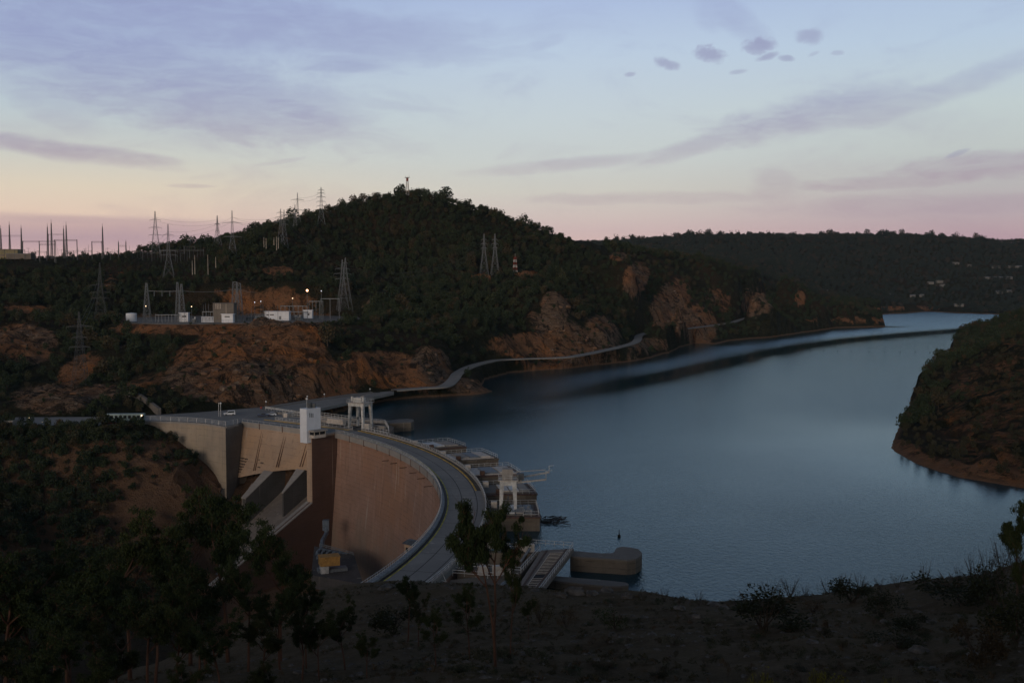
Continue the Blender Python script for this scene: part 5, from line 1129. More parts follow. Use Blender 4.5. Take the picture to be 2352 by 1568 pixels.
# lamps
def lamp(p, label, H=6, mat='lamp', r=.3, group=None, polemat='galv', bottom=None, cat='street lamp', rp=.09):
    o = empty('street_lamp', (p.x, p.y, p.z - H), 0, label, cat, group); MB().bar((0, 0, 0), (0, 0, H - r), rp, n=6).build('lamp_pole', M[polemat], o); MB().ball((0, 0, H), r, 10, 6).build('lamp_head', M[mat], o)
    return o
lamp(at_d(705.5, 667, 655), 'brightest orange lamp on a tall post at the right of the switchyard', 17, 'lampO', .62)
for (x, y, l) in ((738 / 1, 668, 'white lamp on the post right of the bright orange one'), (599, 692, 'small white lamp behind the long white building'), (335, 703, 'small lamp beside the first switchyard tower'), (440, 704, 'small lamp right of the middle towers'), (585, 694, 'dim lamp between the paired towers and long white building'), (672, 685, 'dim lamp over the bay of grey posts')): lamp(at_d(x, y, 652), l, 8, 'lampW' if 'white' in l else 'lamp', .26)
tops = {}
for o in list(COL.objects):
    if o.name.startswith('power_pylon'):
        zt_ = max(c[2] for ch in o.children for c in ch.bound_box); X_o = proj(np.array(o.location))[0]; tops[round(float(X_o))] = Vector(o.location) + Vector((0, 0, zt_ * .86))
tk_ = sorted(tops)
def nearest(px): return tops[min(tk_, key=lambda q: abs(q - px))]
for i, (a_, b_, sg) in enumerate(((360, 502, 3), (389, 536, 4), (536, 655, 3), (655, 686, 2), (686, 740, 2), (231, 389, 4), (181, 231, 4), (787, 655, 5), (787, 1112, 14), (794, 1137, 14), (541, 655, 5))):
    pa_, pb_ = nearest(a_), nearest(b_)
    for dz, dy in ((0, 0), (-3.0, 1.5)): wire(pa_ + Vector((0, dy, dz)), pb_ + Vector((0, dy, dz)), sg, 'thin power conductor sagging between pylons on the hillside', .055, 'galvdark', 'conductors between the pylons')
# ---------- plaza: vehicles and lamps ----------
def wheel_set(o, L, W_, r=.33):
    for sx in (-1, 1):
        for sy in (-1, 1):
            t = MB().bar((sx * L * .31, sy * (W_ / 2 - .12), r), (sx * L * .31, sy * (W_ / 2 + .04), r), r, n=16).build('wheel', M['tyre'], o)
            MB().bar((sx * L * .31, sy * (W_ / 2 + .04), r), (sx * L * .31, sy * (W_ / 2 + .06), r), r * .55, n=12).build('hubcap', M['galv'], t)
def car(px, py, rz, label, paint, kind='car', z=None):
    p = at_z(px, py, ZC) if z is None else at_z(px, py, z); L, W_, H = {'car': (4.2, 1.7, 1.42), 'van': (4.6, 1.8, 1.9), 'pickup': (5.0, 1.8, 1.6)}[kind]
    o = empty('parked_' + ('car' if kind == 'car' else kind), p, rz, label, kind)
    def loft(prof, w0, name, mat, wt=1.):
        zs = [q[1] for q in prof]; zm, zM = min(zs), max(zs)
        rg = []
        for s in (-1, 1): rg.append([(x, s * w0 / 2 * (1 - (1 - wt) * (z - zm) / (zM - zm)), z) for x, z in prof])
        return MB().sweep(rg).build(name, mat, o)
    if kind == 'van':
        body = [(-2.25, .3), (-2.3, .9), (-2.2, 1.05), (2.2, 1.05), (2.3, .8), (2.3, .3)]; cab = [(-1.35, 1.04), (-.6, 1.78), (-.2, H), (2.1, H), (2.22, 1.04)]
    elif kind == 'pickup':
        body = [(-2.5, .35), (-2.5, .95), (2.45, .95), (2.5, .35)]; cab = [(-1.1, .94), (-.5, 1.58), (.7, 1.6), (.85, .94)]
    else:
        body = [(-2.1, .3), (-2.12, .75), (-1.0, .92), (1.9, .92), (2.1, .8), (2.1, .3)]; cab = [(-1.05, .9), (-.4, H - .03), (.9, H), (1.75, .9)]
    loft(body, W_, 'body', M[paint]); c = loft(cab, W_ * .97, 'cabin', M[paint], .84)
    zt_ = max(q[1] for q in cab)
    for s in (-1, 1):
        g = [(x * .86 + .06, s * W_ * .495 * (1 - .16 * max(0, (z - 1)) / (zt_ - .95)), 1.0 + (z - .94) * .78) for x, z in cab]
        MB().sweep([[(x, y - .012 * s, z) for x, y, z in g], [(x, y + .012 * s, z) for x, y, z in g]]).build('side_window', M['glass'], c)
    x0, z0 = cab[0]; x1, z1 = cab[1]; MB().quad([(x0 + .08, -W_ * .42, z0 + .12), (x0 + .08, W_ * .42, z0 + .12), (x1 - .02, W_ * .38, z1 - .06), (x1 - .02, -W_ * .38, z1 - .06)]).build('windscreen', M['glass'], c).location = (-.03, 0, .03)
    wheel_set(o, L, W_)
    for s in (-1, 1): MB().box((-L / 2 - .02, s * W_ * .34, .68), (.08, .34, .18)).build('headlight', M['globe'], o); MB().box((L / 2 + .02, s * W_ * .4, .75), (.06, .2, .25)).build('tail_light', M['redpaint'], o)
    return o
car(527, 953, R(18), 'small white van parked alone near two lamp posts on the plaza', 'carwhite', 'van')
car(605, 956.5, R(5), 'dark blue pickup in front of a white car at the plaza edge', 'carblue', 'pickup'); car(623, 954.5, R(10), 'white car parked right behind the dark pickup', 'carwhite')
car(254, 974, R(-4), 'red car parked below the long pale coach', 'redpaint'); car(273, 972, R(8), 'white car touching the red one below the long pale coach', 'carwhite'); car(190, 975.5, R(2), 'dark car with a white roof left of the red one', 'carblue'); car(201, 974.5, R(4), 'pale car parked close to the dark one, far left of the red car', 'carwhite')
p = at_z(284, 967.5, ZC); cb = empty('long_coach', p, R(3), 'long pale teal coach with a row of dark windows and its headlights on', 'coach'); L = 16.2
MB().hexa([(-L / 2, -1.25, .5), (L / 2, -1.25, .5), (L / 2, 1.25, .5), (-L / 2, 1.25, .5)], [(-L / 2 + .5, -1.2, 3.1), (L / 2, -1.2, 3.1), (L / 2, 1.2, 3.1), (-L / 2 + .5, 1.2, 3.1)]).build('body', M['teal'], cb)
for i in range(9):
    x = -L / 2 + 1.6 + i * 1.72; MB().prism([(x, -1.26), (x + 1.1, -1.26), (x + 1.1, -1.2), (x, -1.2)], 1.35, 2.5).build('window', M['glass'], cb)
MB().quad([(-L / 2 + .08, -1.1, 1.2), (-L / 2 + .08, 1.1, 1.2), (-L / 2 + .42, 1.05, 2.8), (-L / 2 + .42, -1.05, 2.8)]).build('windscreen', M['glass'], cb)
for s in (-1, 1): MB().ball((-L / 2, s * .85, .95), .26, 8, 5).build('headlight', M['lamp'], cb)
for x in (-L * .32, L * .2, L * .32):
    for s in (-1, 1): MB().bar((x, s * 1.0, .5), (x, s * 1.28, .5), .5, n=14).build('wheel', M['tyre'], cb)
fl_ = building(-6, 28, 968, 981, at_z(10, 983, ZC).y, 5, .03, 'low white flat roofed gatehouse at the left end of the road', 'rim', wins=((.75, .5, 2.2, .9), (.4, .5, 1.4, .9)), cat='gatehouse', name='gatehouse')
for x, y, h, l in ((66, 958.5, 4.5, 'lit lamp on the roadside wall nearest the white gatehouse'), (97, 970, 3.5, 'lit lamp over the grass strip right of the gatehouse'), (325, 954, 5, 'lit lamp at the tail of the long coach')): lamp(at_d(x, y, 424), l, h, 'lamp', .27)
for x0, y0, y1, l, m in ((502.5, 924, 956, 'bare white post, left of two by the white van', None), (507, 926, 956.5, 'white lamp post with a globe, right of two by the white van', 'globe')):
    b = at_z(x0, y1, ZC); H = top_z(x0, y0, b.y) - ZC; o = empty('lamp_post', b, 0, l, 'lamp post'); MB().bar((0, 0, 0), (0, 0, H), .12, n=6).build('lamp_pole', M['white'], o)
    if m: MB().ball((0, 0, H), .42).build('lamp_globe', M['globe'], o)
for x, y, yb, l in ((611, 922, 934, 'globe lamp beside the small red hydrant box'), (661, 909.5, 921, 'second globe lamp along the lake road from the plaza'), (706, 910, 918, 'third globe lamp along the lake road from the plaza'), (745, 905, 916, 'fourth globe lamp along the lake road from the plaza'), (850, 893, 905, 'fifth globe lamp along the lake road from the plaza')):
    b = at_z(x, yb, ZC); H = top_z(x, y, b.y) - ZC; o = empty('lamp_post', b, 0, l, 'lamp post'); MB().bar((0, 0, 0), (0, 0, H), .1, n=6).build('lamp_pole', M['galv'], o); MB().ball((0, 0, H), .36).build('lamp_globe', M['globe'], o)
b = at_z(600, 939, ZC); o = MB().box((0, 0, .5), (.9, .6, 1.0)).box((0, 0, 1.05), (1.0, .7, .1)).build('fire_box', M['redpaint']); o.location = b; tag(o, 'small red hydrant box at the far plaza edge', 'box')
# stone walls of the left bank
def wallstrip(pts, h, th, label, mat='grey', cat='wall', name='retaining_wall'):
    P = [at_d(*p) for p in pts]; c = P[0].copy(); o = None
    rg = []
    for i, q in enumerate(P):
        d_ = (P[min(i + 1, len(P) - 1)] - P[max(0, i - 1)]); n_ = Vector((-d_.y, d_.x, 0)).normalized() * th / 2; z0 = q.z - h - 2
        rg.append([q + n_ - c, q - n_ - c, Vector((q.x - n_.x, q.y - n_.y, z0)) - c, Vector((q.x + n_.x, q.y + n_.y, z0)) - c])
    o = MB().sweep(rg).build(name, M[mat]); o.location = c; return tag(o, label, cat)
wallstrip(((160, 882, 540), (215, 886, 538), (222, 889, 537)), 3, 1, 'pale stone terrace wall under the large left pylon', 'rim')
wallstrip(((290, 893, 478), (306, 895, 474), (332, 912, 462), (366, 937, 448)), 3.0, 1.4, 'sloping concrete stair wall running down to the road behind the plaza', 'grey')
wallstrip(((30, 967, 437), (150, 968, 437), (232, 965, 437)), 1.6, .4, 'low pale roadside wall between the gatehouse and the coach', 'grey')
wallstrip(((600, 938, 466), (700, 922, 492), (800, 908, 518), (900, 896, 545), (1000, 889, 562)), .6, .35, 'low kerb wall along the inner side of the lake road', 'grey', name='kerb_wall')
# buoys across the lake
bp = [(1861, 806.5), (1892, 806.5), (1924, 807), (1955, 807), (1996, 808), (2032, 808.5), (2068, 809), (2102, 809), (2136, 809.5), (2168, 810)]
for i, (x, y) in enumerate(bp):
    p = at_z(x, y, 0); o = MB().ball((0, 0, .2), .5, 10, 6, .8).bar((0, 0, .5), (0, 0, 1.0), .1).build('buoy', M['tyre']); o.location = p; tag(o, 'small dark buoy in the line across the far water', 'buoy', 'line of buoys')
p = at_z(1422, 1232, 0); o = empty('marker_buoy', p, 0, 'lone dark marker buoy off the rounded breakwater', 'buoy'); MB().ball((0, 0, .2), .4).build('float', M['tyre'], o); MB().bar((0, 0, .3), (0, 0, 1.7), .16, .1).build('marker', M['tyre'], o)
# driftwood
rd = random.Random(5); c = at_z(1255, 1196, 0); mb = MB()
for i in range(130):
    u = rd.random(); q = Vector((rd.uniform(-2, 4.2), rd.uniform(-4.5, 3.6), .05 + rd.random() * .3)); a = rd.gauss(.4, .9); l = rd.uniform(.5, 2.4); mb.bar(q, q + Vector((math.cos(a) * l, math.sin(a) * l * .7, rd.uniform(-.05, .4))), rd.uniform(.03, .09))
o = mb.build('driftwood_raft', M['rust']); o.data.materials[0] = plain('wet driftwood', (.018, .015, .012), .8); o.location = c; tag(o, 'tangled raft of dark driftwood floating beside the nearest intake block', 'driftwood', None, 'stuff')
# far houses
M['housew'] = plain('weathered pale render', (.15, .145, .135), .8, var=.3)
hs = [(3225, 893, 8), (3272, 898, 6), (3362, 905, 10), (3415, 905, 10), (3440, 905, 6), (3330, 941, 6), (3350, 941, 6), (3372, 941, 8), (3405, 941, 8), (3170, 955, 8), (3180, 965, 6), (3140, 957, 7), (3000, 998, 8), (3080, 1002, 6), (3110, 1002, 5), (3372, 988, 7), (3405, 986, 7), (2782, 985, 6), (3236, 1034, 9)]
hl = ['white house highest on the far wooded slope', 'small pale roof right of the highest white house', 'long white house near the right edge of the far slope', 'white house just right of the long one', 'pale house at the right edge of the far slope', 'first pale cottage of the far row from the left', 'second pale cottage of the far row', 'third pale cottage of the far row', 'last pale cottage of the far row at its right end', 'white house among trees above the water, middle of the far slope', 'small house just below the white one amid far trees', 'pale house left of the white one amid far trees', 'pale house low on the far slope to the left', 'pair of low roofs above the far shore, left one', 'low roof above the far shore, right one of the pair', 'pale house below the cottage row', 'second pale house below the cottage row', 'lone pale house far left in the distant wood', 'bright white boathouse on the far shore']
for (sx, sy, w_), lb in zip(hs, hl):
    px, py = sx / 1.4694, sy / 1.4694; u, b_ = ray(px, py); best = None
    for d in np.arange(1500, 2700, 8.):
        gz = float(hz(np.array(u * d), np.array(d)))
        if CAMZ + b_ * d < gz + 2: best = d; break
    if best is None: continue
    d = best; o = empty('house', (u * d, d, float(hz(np.array(u * d), np.array(d)))), R((sx * 7) % 40 - 20), lb, 'house', 'houses on the far slope'); L = w_ * 1.3
    MB().box((0, 0, 2.2), (L * 1.3, 6, 4.4)).build('wall', M['housew'], o); MB().hexa([(-L * .75, -3.6, 4.4), (L * .75, -3.6, 4.4), (L * .75, 3.6, 4.4), (-L * .75, 3.6, 4.4)], [(-L * .6, -.3, 5.8), (L * .6, -.3, 5.8), (L * .6, .3, 5.8), (-L * .6, .3, 5.8)]).build('roof', M['housew' if 'white' in lb else 'galv'], o)
# ================= plants =================
rng = np.random.default_rng(11)
def leafmat(name, c0, c1, brown=(.05, .032, .018), obj_rand=True):
    m_, t, p = material(name)
    oi = t.add('ShaderNodeObjectInfo').outputs['Random']; pos = t.add('ShaderNodeNewGeometry').outputs['Position']
    n = t.noise(pos, .9, 3, .6); r = t.add('ShaderNodeNewGeometry').outputs['Random Per Island']
    f = t.m('ADD', t.m('MULTIPLY', oi, .6), t.m('MULTIPLY', r, .4)); col = t.mix(f, c0, c1); col = t.mix(t.mapr(t.m('ADD', oi, t.m('MULTIPLY', n, .25)), .88, 1.0, 0, .7), col, brown)
    t.l.new(col, p.inputs['Base Color']); p.inputs['Roughness'].default_value = .75; p.inputs['Specular IOR Level'].default_value = .12
    return m_
M['leafhill'] = leafmat('hill foliage', (.015, .028, .015), (.052, .062, .028), (.065, .044, .026))
M['leaffar'] = leafmat('far foliage', (.020, .030, .026), (.038, .047, .036), (.06, .045, .032))
M['scrub'] = leafmat('dry scrub foliage', (.036, .036, .020), (.060, .052, .028), (.08, .05, .028))
M['euc'] = leafmat('eucalyptus foliage', (.015, .026, .010), (.040, .048, .015), (.022, .026, .010))
M['dull'] = leafmat('dark shrub foliage', (.014, .018, .009), (.026, .030, .014))
M['yel'] = leafmat('yellow green foliage', (.09, .095, .018), (.17, .15, .03))
M['bark'] = plain('grey brown bark', (.045, .034, .026), .9, var=.4, scale=3)
M['redbark'] = plain('reddish smooth bark', (.075, .036, .022), .8, var=.4, scale=3)
def leaves(cent, dirn, L, W_, curl=.3):
    """diamond leaves: centre, long axis, length and width arrays"""
    n = len(cent); d = dirn / np.linalg.norm(dirn, axis=1, keepdims=True); r = rng.normal(size=(n, 3)); s = np.cross(d, r); s /= np.linalg.norm(s, axis=1, keepdims=True) + 1e-9
    a = cent - d * L[:, None] / 2; b = cent + s * W_[:, None] / 2; c = cent + d * L[:, None] / 2; e = cent - s * W_[:, None] / 2
    V = np.stack([a, b, c, e], 1).reshape(-1, 3); Fq = np.arange(4 * n).reshape(-1, 4); return V, Fq
def crown_mesh(name, nl, lobes, spread, flat, leaf, seed, droop=0):
    r = np.random.default_rng(seed); C_ = []
    for i in range(lobes):
        a = r.uniform(0, 2 * np.pi); q = spread * np.sqrt(r.uniform(0, 1)); C_.append((q * np.cos(a), q * np.sin(a), .5 + r.uniform(-.22, .30) * (1 - q), r.uniform(.16, .30)))
    C_ = np.array(C_); k = r.integers(0, lobes, nl); v = r.normal(size=(nl, 3)); v /= np.linalg.norm(v, axis=1, keepdims=True); rad = C_[k, 3] * r.uniform(.55, 1.08, nl) ** .6
    P = C_[k, :3] + v * rad[:, None] * np.array([1, 1, flat]); P[:, 2] = np.abs(P[:, 2])
    d = v * .6 + r.normal(size=(nl, 3)) * .8; d[:, 2] -= droop; s = r.uniform(.6, 1.3, nl) * leaf
    V, Fq = leaves(P, d, s, s * .75); return np_mesh(name, V, Fq)
hill_crowns = [crown_mesh('crown', 420, 7, .30, .9, .105, 21), crown_mesh('crown', 380, 6, .24, 1.1, .11, 22), crown_mesh('crown', 460, 9, .36, .75, .10, 23), crown_mesh('crown', 300, 5, .16, 1.5, .10, 24)]
trunk_mb = MB().bar((0, 0, -.1), (.02, .01, .45), .035, .018, 6).bar((.02, .01, .35), (.16, .05, .6), .016, .008, 5).bar((.01, 0, .3), (-.15, -.06, .58), .016, .008, 5)
def proto_tree(name, crown, mat, loc, s, label, cat, group, rz=0):
    o = empty(name, loc, rz, label, cat, group); o.scale = (s[0], s[0], s[1]); c = mesh_obj('crown', crown, None, o)
    if not crown.materials: crown.materials.append(mat)
    t = bpy.data.objects.new('trunk', TRUNK); COL.objects.link(t); t.parent = o
    return o
_t = trunk_mb.build('trunk_source', M['bark']); TRUNK = _t.data; bpy.data.objects.remove(_t)
# --- candidate places
def cand(x0, x1, y0, y1, sp_, seed):
    r = np.random.default_rng(seed); X, Y = np.meshgrid(np.arange(x0, x1, sp_), np.arange(y0, y1, sp_)); X = (X + r.uniform(-.48, .48, X.shape) * sp_).ravel(); Y = (Y + r.uniform(-.48, .48, Y.shape) * sp_).ravel(); return X, Y, r
def filt(X, Y, r, bare_k=1.0, keep=.92, margin=0):
    u = X / Y; k = (np.abs(u) < .56); X, Y = X[k], Y[k]
    Z = hz(X, Y); px, py = proj(np.stack([X, Y, Z], -1)); b1, b2 = bareness(px, py); b = np.maximum(b1, b2)
    n = fbm(X, Y, 30, 3, 77) ; pr = keep * (1 - np.clip(b * 1.15 + n * .5 * (b > 0), 0, .80) * bare_k)
    clear = fbm(X, Y, 55, 3, 91); pr = pr * np.where(clear < -.2, .5, 1)
    ok = (r.random(X.size) < pr) & ~inside(X, Y, LP) & (seg_dist(X, Y, LP) > 2.5) & ~inside(X, Y, plaza) & (seg_dist(X, Y, plaza) > 1.5 + margin) & (road_near(X, Y)[0] > 6) & ~inside(X, Y, pad) & (seg_dist(X, Y, pad) > 3) & (Z > -55)
    ok &= ~((np.hypot(X - CX, Y - CY) < R2 + 4) & (np.hypot(X - CX, Y - CY) > R1 - 12) & (X > -150) & (Y < 420))
    aa = (X - O2[0]) * S2[0] + (Y - O2[1]) * S2[1]; tt = (X - O2[0]) * N2[0] + (Y - O2[1]) * N2[1]; ok &= ~((aa > -22) & (aa < 48) & (tt > -30) & (tt < 60))
    return X[ok], Y[ok], Z[ok], px[ok], py[ok]
zones = []
# left bank and round hill
X, Y, r_ = cand(-420, 560, 425, 1060, 4.6, 1); X, Y, Z, px, py = filt(X, Y, r_); s = (2.6 + 5.2 * r_.random(X.size) ** 1.4) * np.where(r_.random(X.size) < .10, 1.55, 1) * (1 + fbm(X, Y, 45, 3, 97) * .6)
b1, b2 = bareness(px, py); s *= np.where(np.maximum(b1, b2) > .3, .42, 1)
s = np.where((px < 480) & (py < 622) & (py > 580), s * .38, s); near_wall = (py > 890) & (px < 480); s = np.where(near_wall, s * .8, s)
zones.append(('left', X, Y, Z, px, py, s))
X, Y, r_ = cand(100, 900, 1060, 1480, 6.0, 2); X, Y, Z, px, py = filt(X, Y, r_); zones.append(('left', X, Y, Z, px, py, r_.uniform(4, 8.0, X.size)))
X, Y, r_ = cand(-330, -90, 290, 425, 2.3, 3); X, Y, Z, px, py = filt(X, Y, r_, .3, .85); zones.append(('gorge', X, Y, Z, px, py, r_.uniform(1.2, 4.6, X.size) * np.where(px < 260, 1.3, 1)))
X, Y, r_ = cand(110, 620, 280, 1300, 3.3, 4); X, Y, Z, px, py = filt(X, Y, r_, .5, .72); k = (X > 70 + (Y - 330) * .4); zones.append(('scrub', X[k], Y[k], Z[k], px[k], py[k], 1.0 + 2.8 * r_.random(k.sum()) ** 1.8))
X, Y, r_ = cand(-900, 1750, 1480, 2760, 10.5, 5); X, Y, Z, px, py = filt(X, Y, r_, .8, .9); zones.append(('far', X, Y, Z, px, py, r_.uniform(6, 13, X.size)))
print('trees', [(z[0], len(z[1])) for z in zones])
TX = {'left': ('hill_tree', 'leafhill', 'tree'), 'gorge': ('slope_bush', 'leafhill', 'bush'), 'scrub': ('headland_bush', 'scrub', 'bush'), 'far': ('far_tree', 'leaffar', 'tree')}
def area_label(z, px, py):
    if z == 'left':
        if px < 480 and py > 745: return ('dark leafy tree on the slope between the terrace and the road at left', 'trees on the lower left slope')
        if py > 740: return ('dark tree growing on or above the ochre cliffs by the lake road', 'trees by the ochre cliffs')
        if px < 560: return ('dark tree on the slope below the skyline yard', 'trees below the skyline yard')
        if py < 470: return ('tree standing on the crest of the round hill against the sky', 'trees on the crest of the round hill')
        if px > 1300: return ('dark tree on the ridge right of the round hill', 'trees on the ridge right of the round hill')
        return ('dark tree in the wood covering the round hill', 'trees covering the round hill')
    if z == 'gorge': return ('low bush on the reddish gorge slope below the road', 'bushes on the gorge slope')
    if z == 'scrub': return ('scrubby bush on the headland at the right edge', 'bushes on the right headland')
    return ('tree standing on the far plateau rim against the pink sky', 'trees on the far plateau rim') 
stuff_pts = {'leafhill': [], 'leaffar': [], 'scrub': [], 'gorge': []}
protos = {}
def add_tree(z, x, y, zz, s, pid, rot, lab, grp):
    nm, mt, cat = TX[z]; cr = CR[mt][pid]
    if (nm, pid) not in protos: protos[(nm, pid)] = o = proto_tree(nm, cr, M[mt], (x, y, zz - .1 * s), (s, s), lab, cat, grp, rot); return o
    src = protos[(nm, pid)]; o = src.copy(); COL.objects.link(o); o.location = (x, y, zz - .1 * s); o.scale = (s, s, s); o.rotation_euler = (0, 0, rot); tag(o, lab, cat, grp)
    for ch in src.children: c = ch.copy(); COL.objects.link(c); c.parent = o
    return o
CR = {}
for mt in ('leafhill', 'leaffar', 'scrub'): CR[mt] = [m0.copy() for m0 in hill_crowns]
budget = {'left': 230, 'gorge': 110, 'scrub': 150, 'far': 60}
rr = random.Random(3)
order = {}
for z in budget:
    allp = [np.concatenate([q[i] for q in zones if q[0] == z]) for i in range(1, 7)]
    X, Y, Z, px, py, s = allp; sc_ = s / Y
    vis = (px > -20) & (px < 2372) & (py < 1600)
    if z == 'left':
        sky_y = np.interp(px, [0, 420, 500, 560, 650, 760, 880, 1000, 1120, 1240, 1380, 1500], [597, 598, 588, 570, 530, 487, 458, 460, 488, 535, 566, 590]); on_sky = (np.abs(py - sky_y) < 6); sc_ = np.where(on_sky & (rng.random(len(X)) < .35), sc_ * 2.6, sc_)
    if z == 'far': sky_y = np.interp(px, [1380, 1500, 1700, 2000, 2200, 2352], [561, 551, 545, 546, 553, 556]); sc_ = np.where((np.abs(py - sky_y) < 4) & (px > 1380), sc_ * 3, sc_ * .1)
    idx = np.argsort(-sc_ * vis)[:budget[z]]; m = np.zeros(len(X), bool); m[idx] = True
    for i in idx:
        lab, grp = area_label(z, px[i], py[i]); S_ = float(s[i]) * (rr.uniform(1.3, 2.0) if z == 'far' else rr.uniform(1.1, 1.6) if (z == 'left' and on_sky[i]) else 1)
        add_tree(z, float(X[i]), float(Y[i]), float(Z[i]), S_, rr.randrange(4), rr.random() * 6.28, lab, grp)
    key = {'left': 'leafhill', 'far': 'leaffar', 'scrub': 'scrub', 'gorge': 'gorge'}[z]
    stuff_pts[key] = (X[~m], Y[~m], Z[~m], s[~m])
def scatter(name, pts, srcs, nm):
    X, Y, Z, s = pts; n = len(X); r = np.random.default_rng(5); me = bpy.data.meshes.new(name); me.vertices.add(n); me.vertices.foreach_set('co', np.stack([X, Y, Z - .1 * s], -1).astype(np.float32).ravel())
    pt_attr(me, 'sz', s); pt_attr(me, 'rot', r.uniform(0, 6.28, n)); a = me.attributes.new('pid', 'INT', 'POINT'); a.data.foreach_set('value', r.integers(0, len(srcs), n).astype(np.int32)); me.update()
    o = bpy.data.objects.new(name, me); COL.objects.link(o); ng = bpy.data.node_groups.new(name, 'GeometryNodeTree')
    ng.interface.new_socket('Geometry', in_out='INPUT', socket_type='NodeSocketGeometry'); ng.interface.new_socket('Geometry', in_out='OUTPUT', socket_type='NodeSocketGeometry')
    N = ng.nodes; L_ = ng.links; gi, go = N.new('NodeGroupInput'), N.new('NodeGroupOutput'); jn = N.new('GeometryNodeJoinGeometry')
    def na(nm_, ty): q = N.new('GeometryNodeInputNamedAttribute'); q.data_type = ty; q.inputs[0].default_value = nm_; return q.outputs[0]
    sz, ro, pi_ = na('sz', 'FLOAT'), na('rot', 'FLOAT'), na('pid', 'INT'); cx = N.new('ShaderNodeCombineXYZ'); L_.new(ro, cx.inputs[2])
    for i, so in enumerate(srcs):
        oi = N.new('GeometryNodeObjectInfo'); oi.inputs[0].default_value = so; oi.transform_space = 'ORIGINAL'; ip = N.new('GeometryNodeInstanceOnPoints'); cm = N.new('FunctionNodeCompare'); cm.data_type = 'INT'; cm.operation = 'EQUAL'
        L_.new(pi_, cm.inputs[2]); cm.inputs[3].default_value = i; L_.new(gi.outputs[0], ip.inputs['Points']); L_.new(cm.outputs[0], ip.inputs['Selection']); L_.new(oi.outputs['Geometry'], ip.inputs['Instance']); L_.new(cx.outputs[0], ip.inputs['Rotation']); L_.new(sz, ip.inputs['Scale']); L_.new(ip.outputs[0], jn.inputs[0])
    L_.new(jn.outputs[0], go.inputs[0]); md = o.modifiers.new('scatter', 'NODES'); md.node_group = ng; tag(o, nm[0], nm[1], None, 'stuff'); return o
def crowns_of(nm): return [[c for c in protos[k].children if c.name.startswith('crown')][0] for k in sorted(protos) if k[0] == nm]
scatter('hill_woodland', stuff_pts['leafhill'], crowns_of('hill_tree'), ('dense dark evergreen wood covering the round hill and left bank', 'woodland'))
scatter('far_woodland', stuff_pts['leaffar'], crowns_of('far_tree'), ('distant bluish wood on the slopes beyond the lake', 'woodland'))
scatter('headland_scrub', stuff_pts['scrub'], crowns_of('headland_bush'), ('brownish scrub covering the right headland', 'scrub'))
scatter('gorge_scrub', stuff_pts['gorge'], crowns_of('slope_bush'), ('patchy scrub on the gorge side below the road', 'scrub'))

# --- angular rocks standing out of the cuttings
M['crag'] = concrete('fractured rock', (.175, .115, .078), (.075, .052, .038), .7, 1.3, amt=.8, scale=.35, stain=(.03, .024, .018), warm=(.20, .095, .045))
def crag_mesh(seed):
    r = np.random.default_rng(seed); import bmesh
    bm = bmesh.new()
    for q in range(22):
        v = r.normal(size=3); v /= np.linalg.norm(v); bm.verts.new(tuple(v * r.uniform(.7, 1.1) * np.array([1.1, .75, .55])))
    bmesh.ops.convex_hull(bm, input=bm.verts); loose = [v for v in bm.verts if not v.link_faces]
    bmesh.ops.delete(bm, geom=loose, context='VERTS'); me = bpy.data.meshes.new('crag'); bm.to_mesh(me); bm.free(); me.materials.append(M['crag']); return me
CG = [crag_mesh(i) for i in (81, 82, 83, 84)]; crag_o = []
for (px, py, s_, lb) in ((545, 855, 5, 'angular rock block jutting from the ochre cutting above the plaza'), (985, 860, 5, 'angular rock block at the right end of the ochre cutting'), (1330, 790, 6, 'angular rock block in the cliff above the middle of the lake road'), (1560, 740, 7, 'angular rock block in the high cliff where the road is cut')):
    u, b_ = ray(px, py); ds = np.arange(440, 1300, 2.); k_ = np.nonzero(CAMZ + b_ * ds < hz(u * ds, ds))[0]; d = float(ds[k_[0]])
    o = bpy.data.objects.new('rock_outcrop', CG[len(crag_o)]); COL.objects.link(o); o.location = (u * d, d, float(hz(np.array(u * d), np.array(d)))); o.scale = (s_ * .5,) * 3; tag(o, lb, 'rock'); crag_o.append(o)
X, Y, r_ = cand(-330, 640, 400, 1350, 5.0, 14); k = (np.abs(X / Y) < .56) & ~inside(X, Y, LP) & (seg_dist(X, Y, LP) > 3) & (seg_dist(X, Y, plaza) > 2) & ~inside(X, Y, plaza) & (road_near(X, Y)[0] > 5) & ~inside(X, Y, pad); X, Y = X[k], Y[k]; Z = hz(X, Y); px, py = proj(np.stack([X, Y, Z], -1)); b1, b2 = bareness(px, py)
k = (r_.random(len(X)) < np.clip(np.maximum(b1 * .35, b2) - .25, 0, .6)) & (fbm(X, Y, 28, 3, 88) > -.15); X, Y, Z = X[k], Y[k], Z[k]; print('crags', len(X))
scatter('rock_outcrops', (X, Y, Z - .35, .8 + 2.8 * r_.random(len(X)) ** 2.0), crag_o, ('broken rock standing out of the ochre cuttings and cliffs', 'rock'))

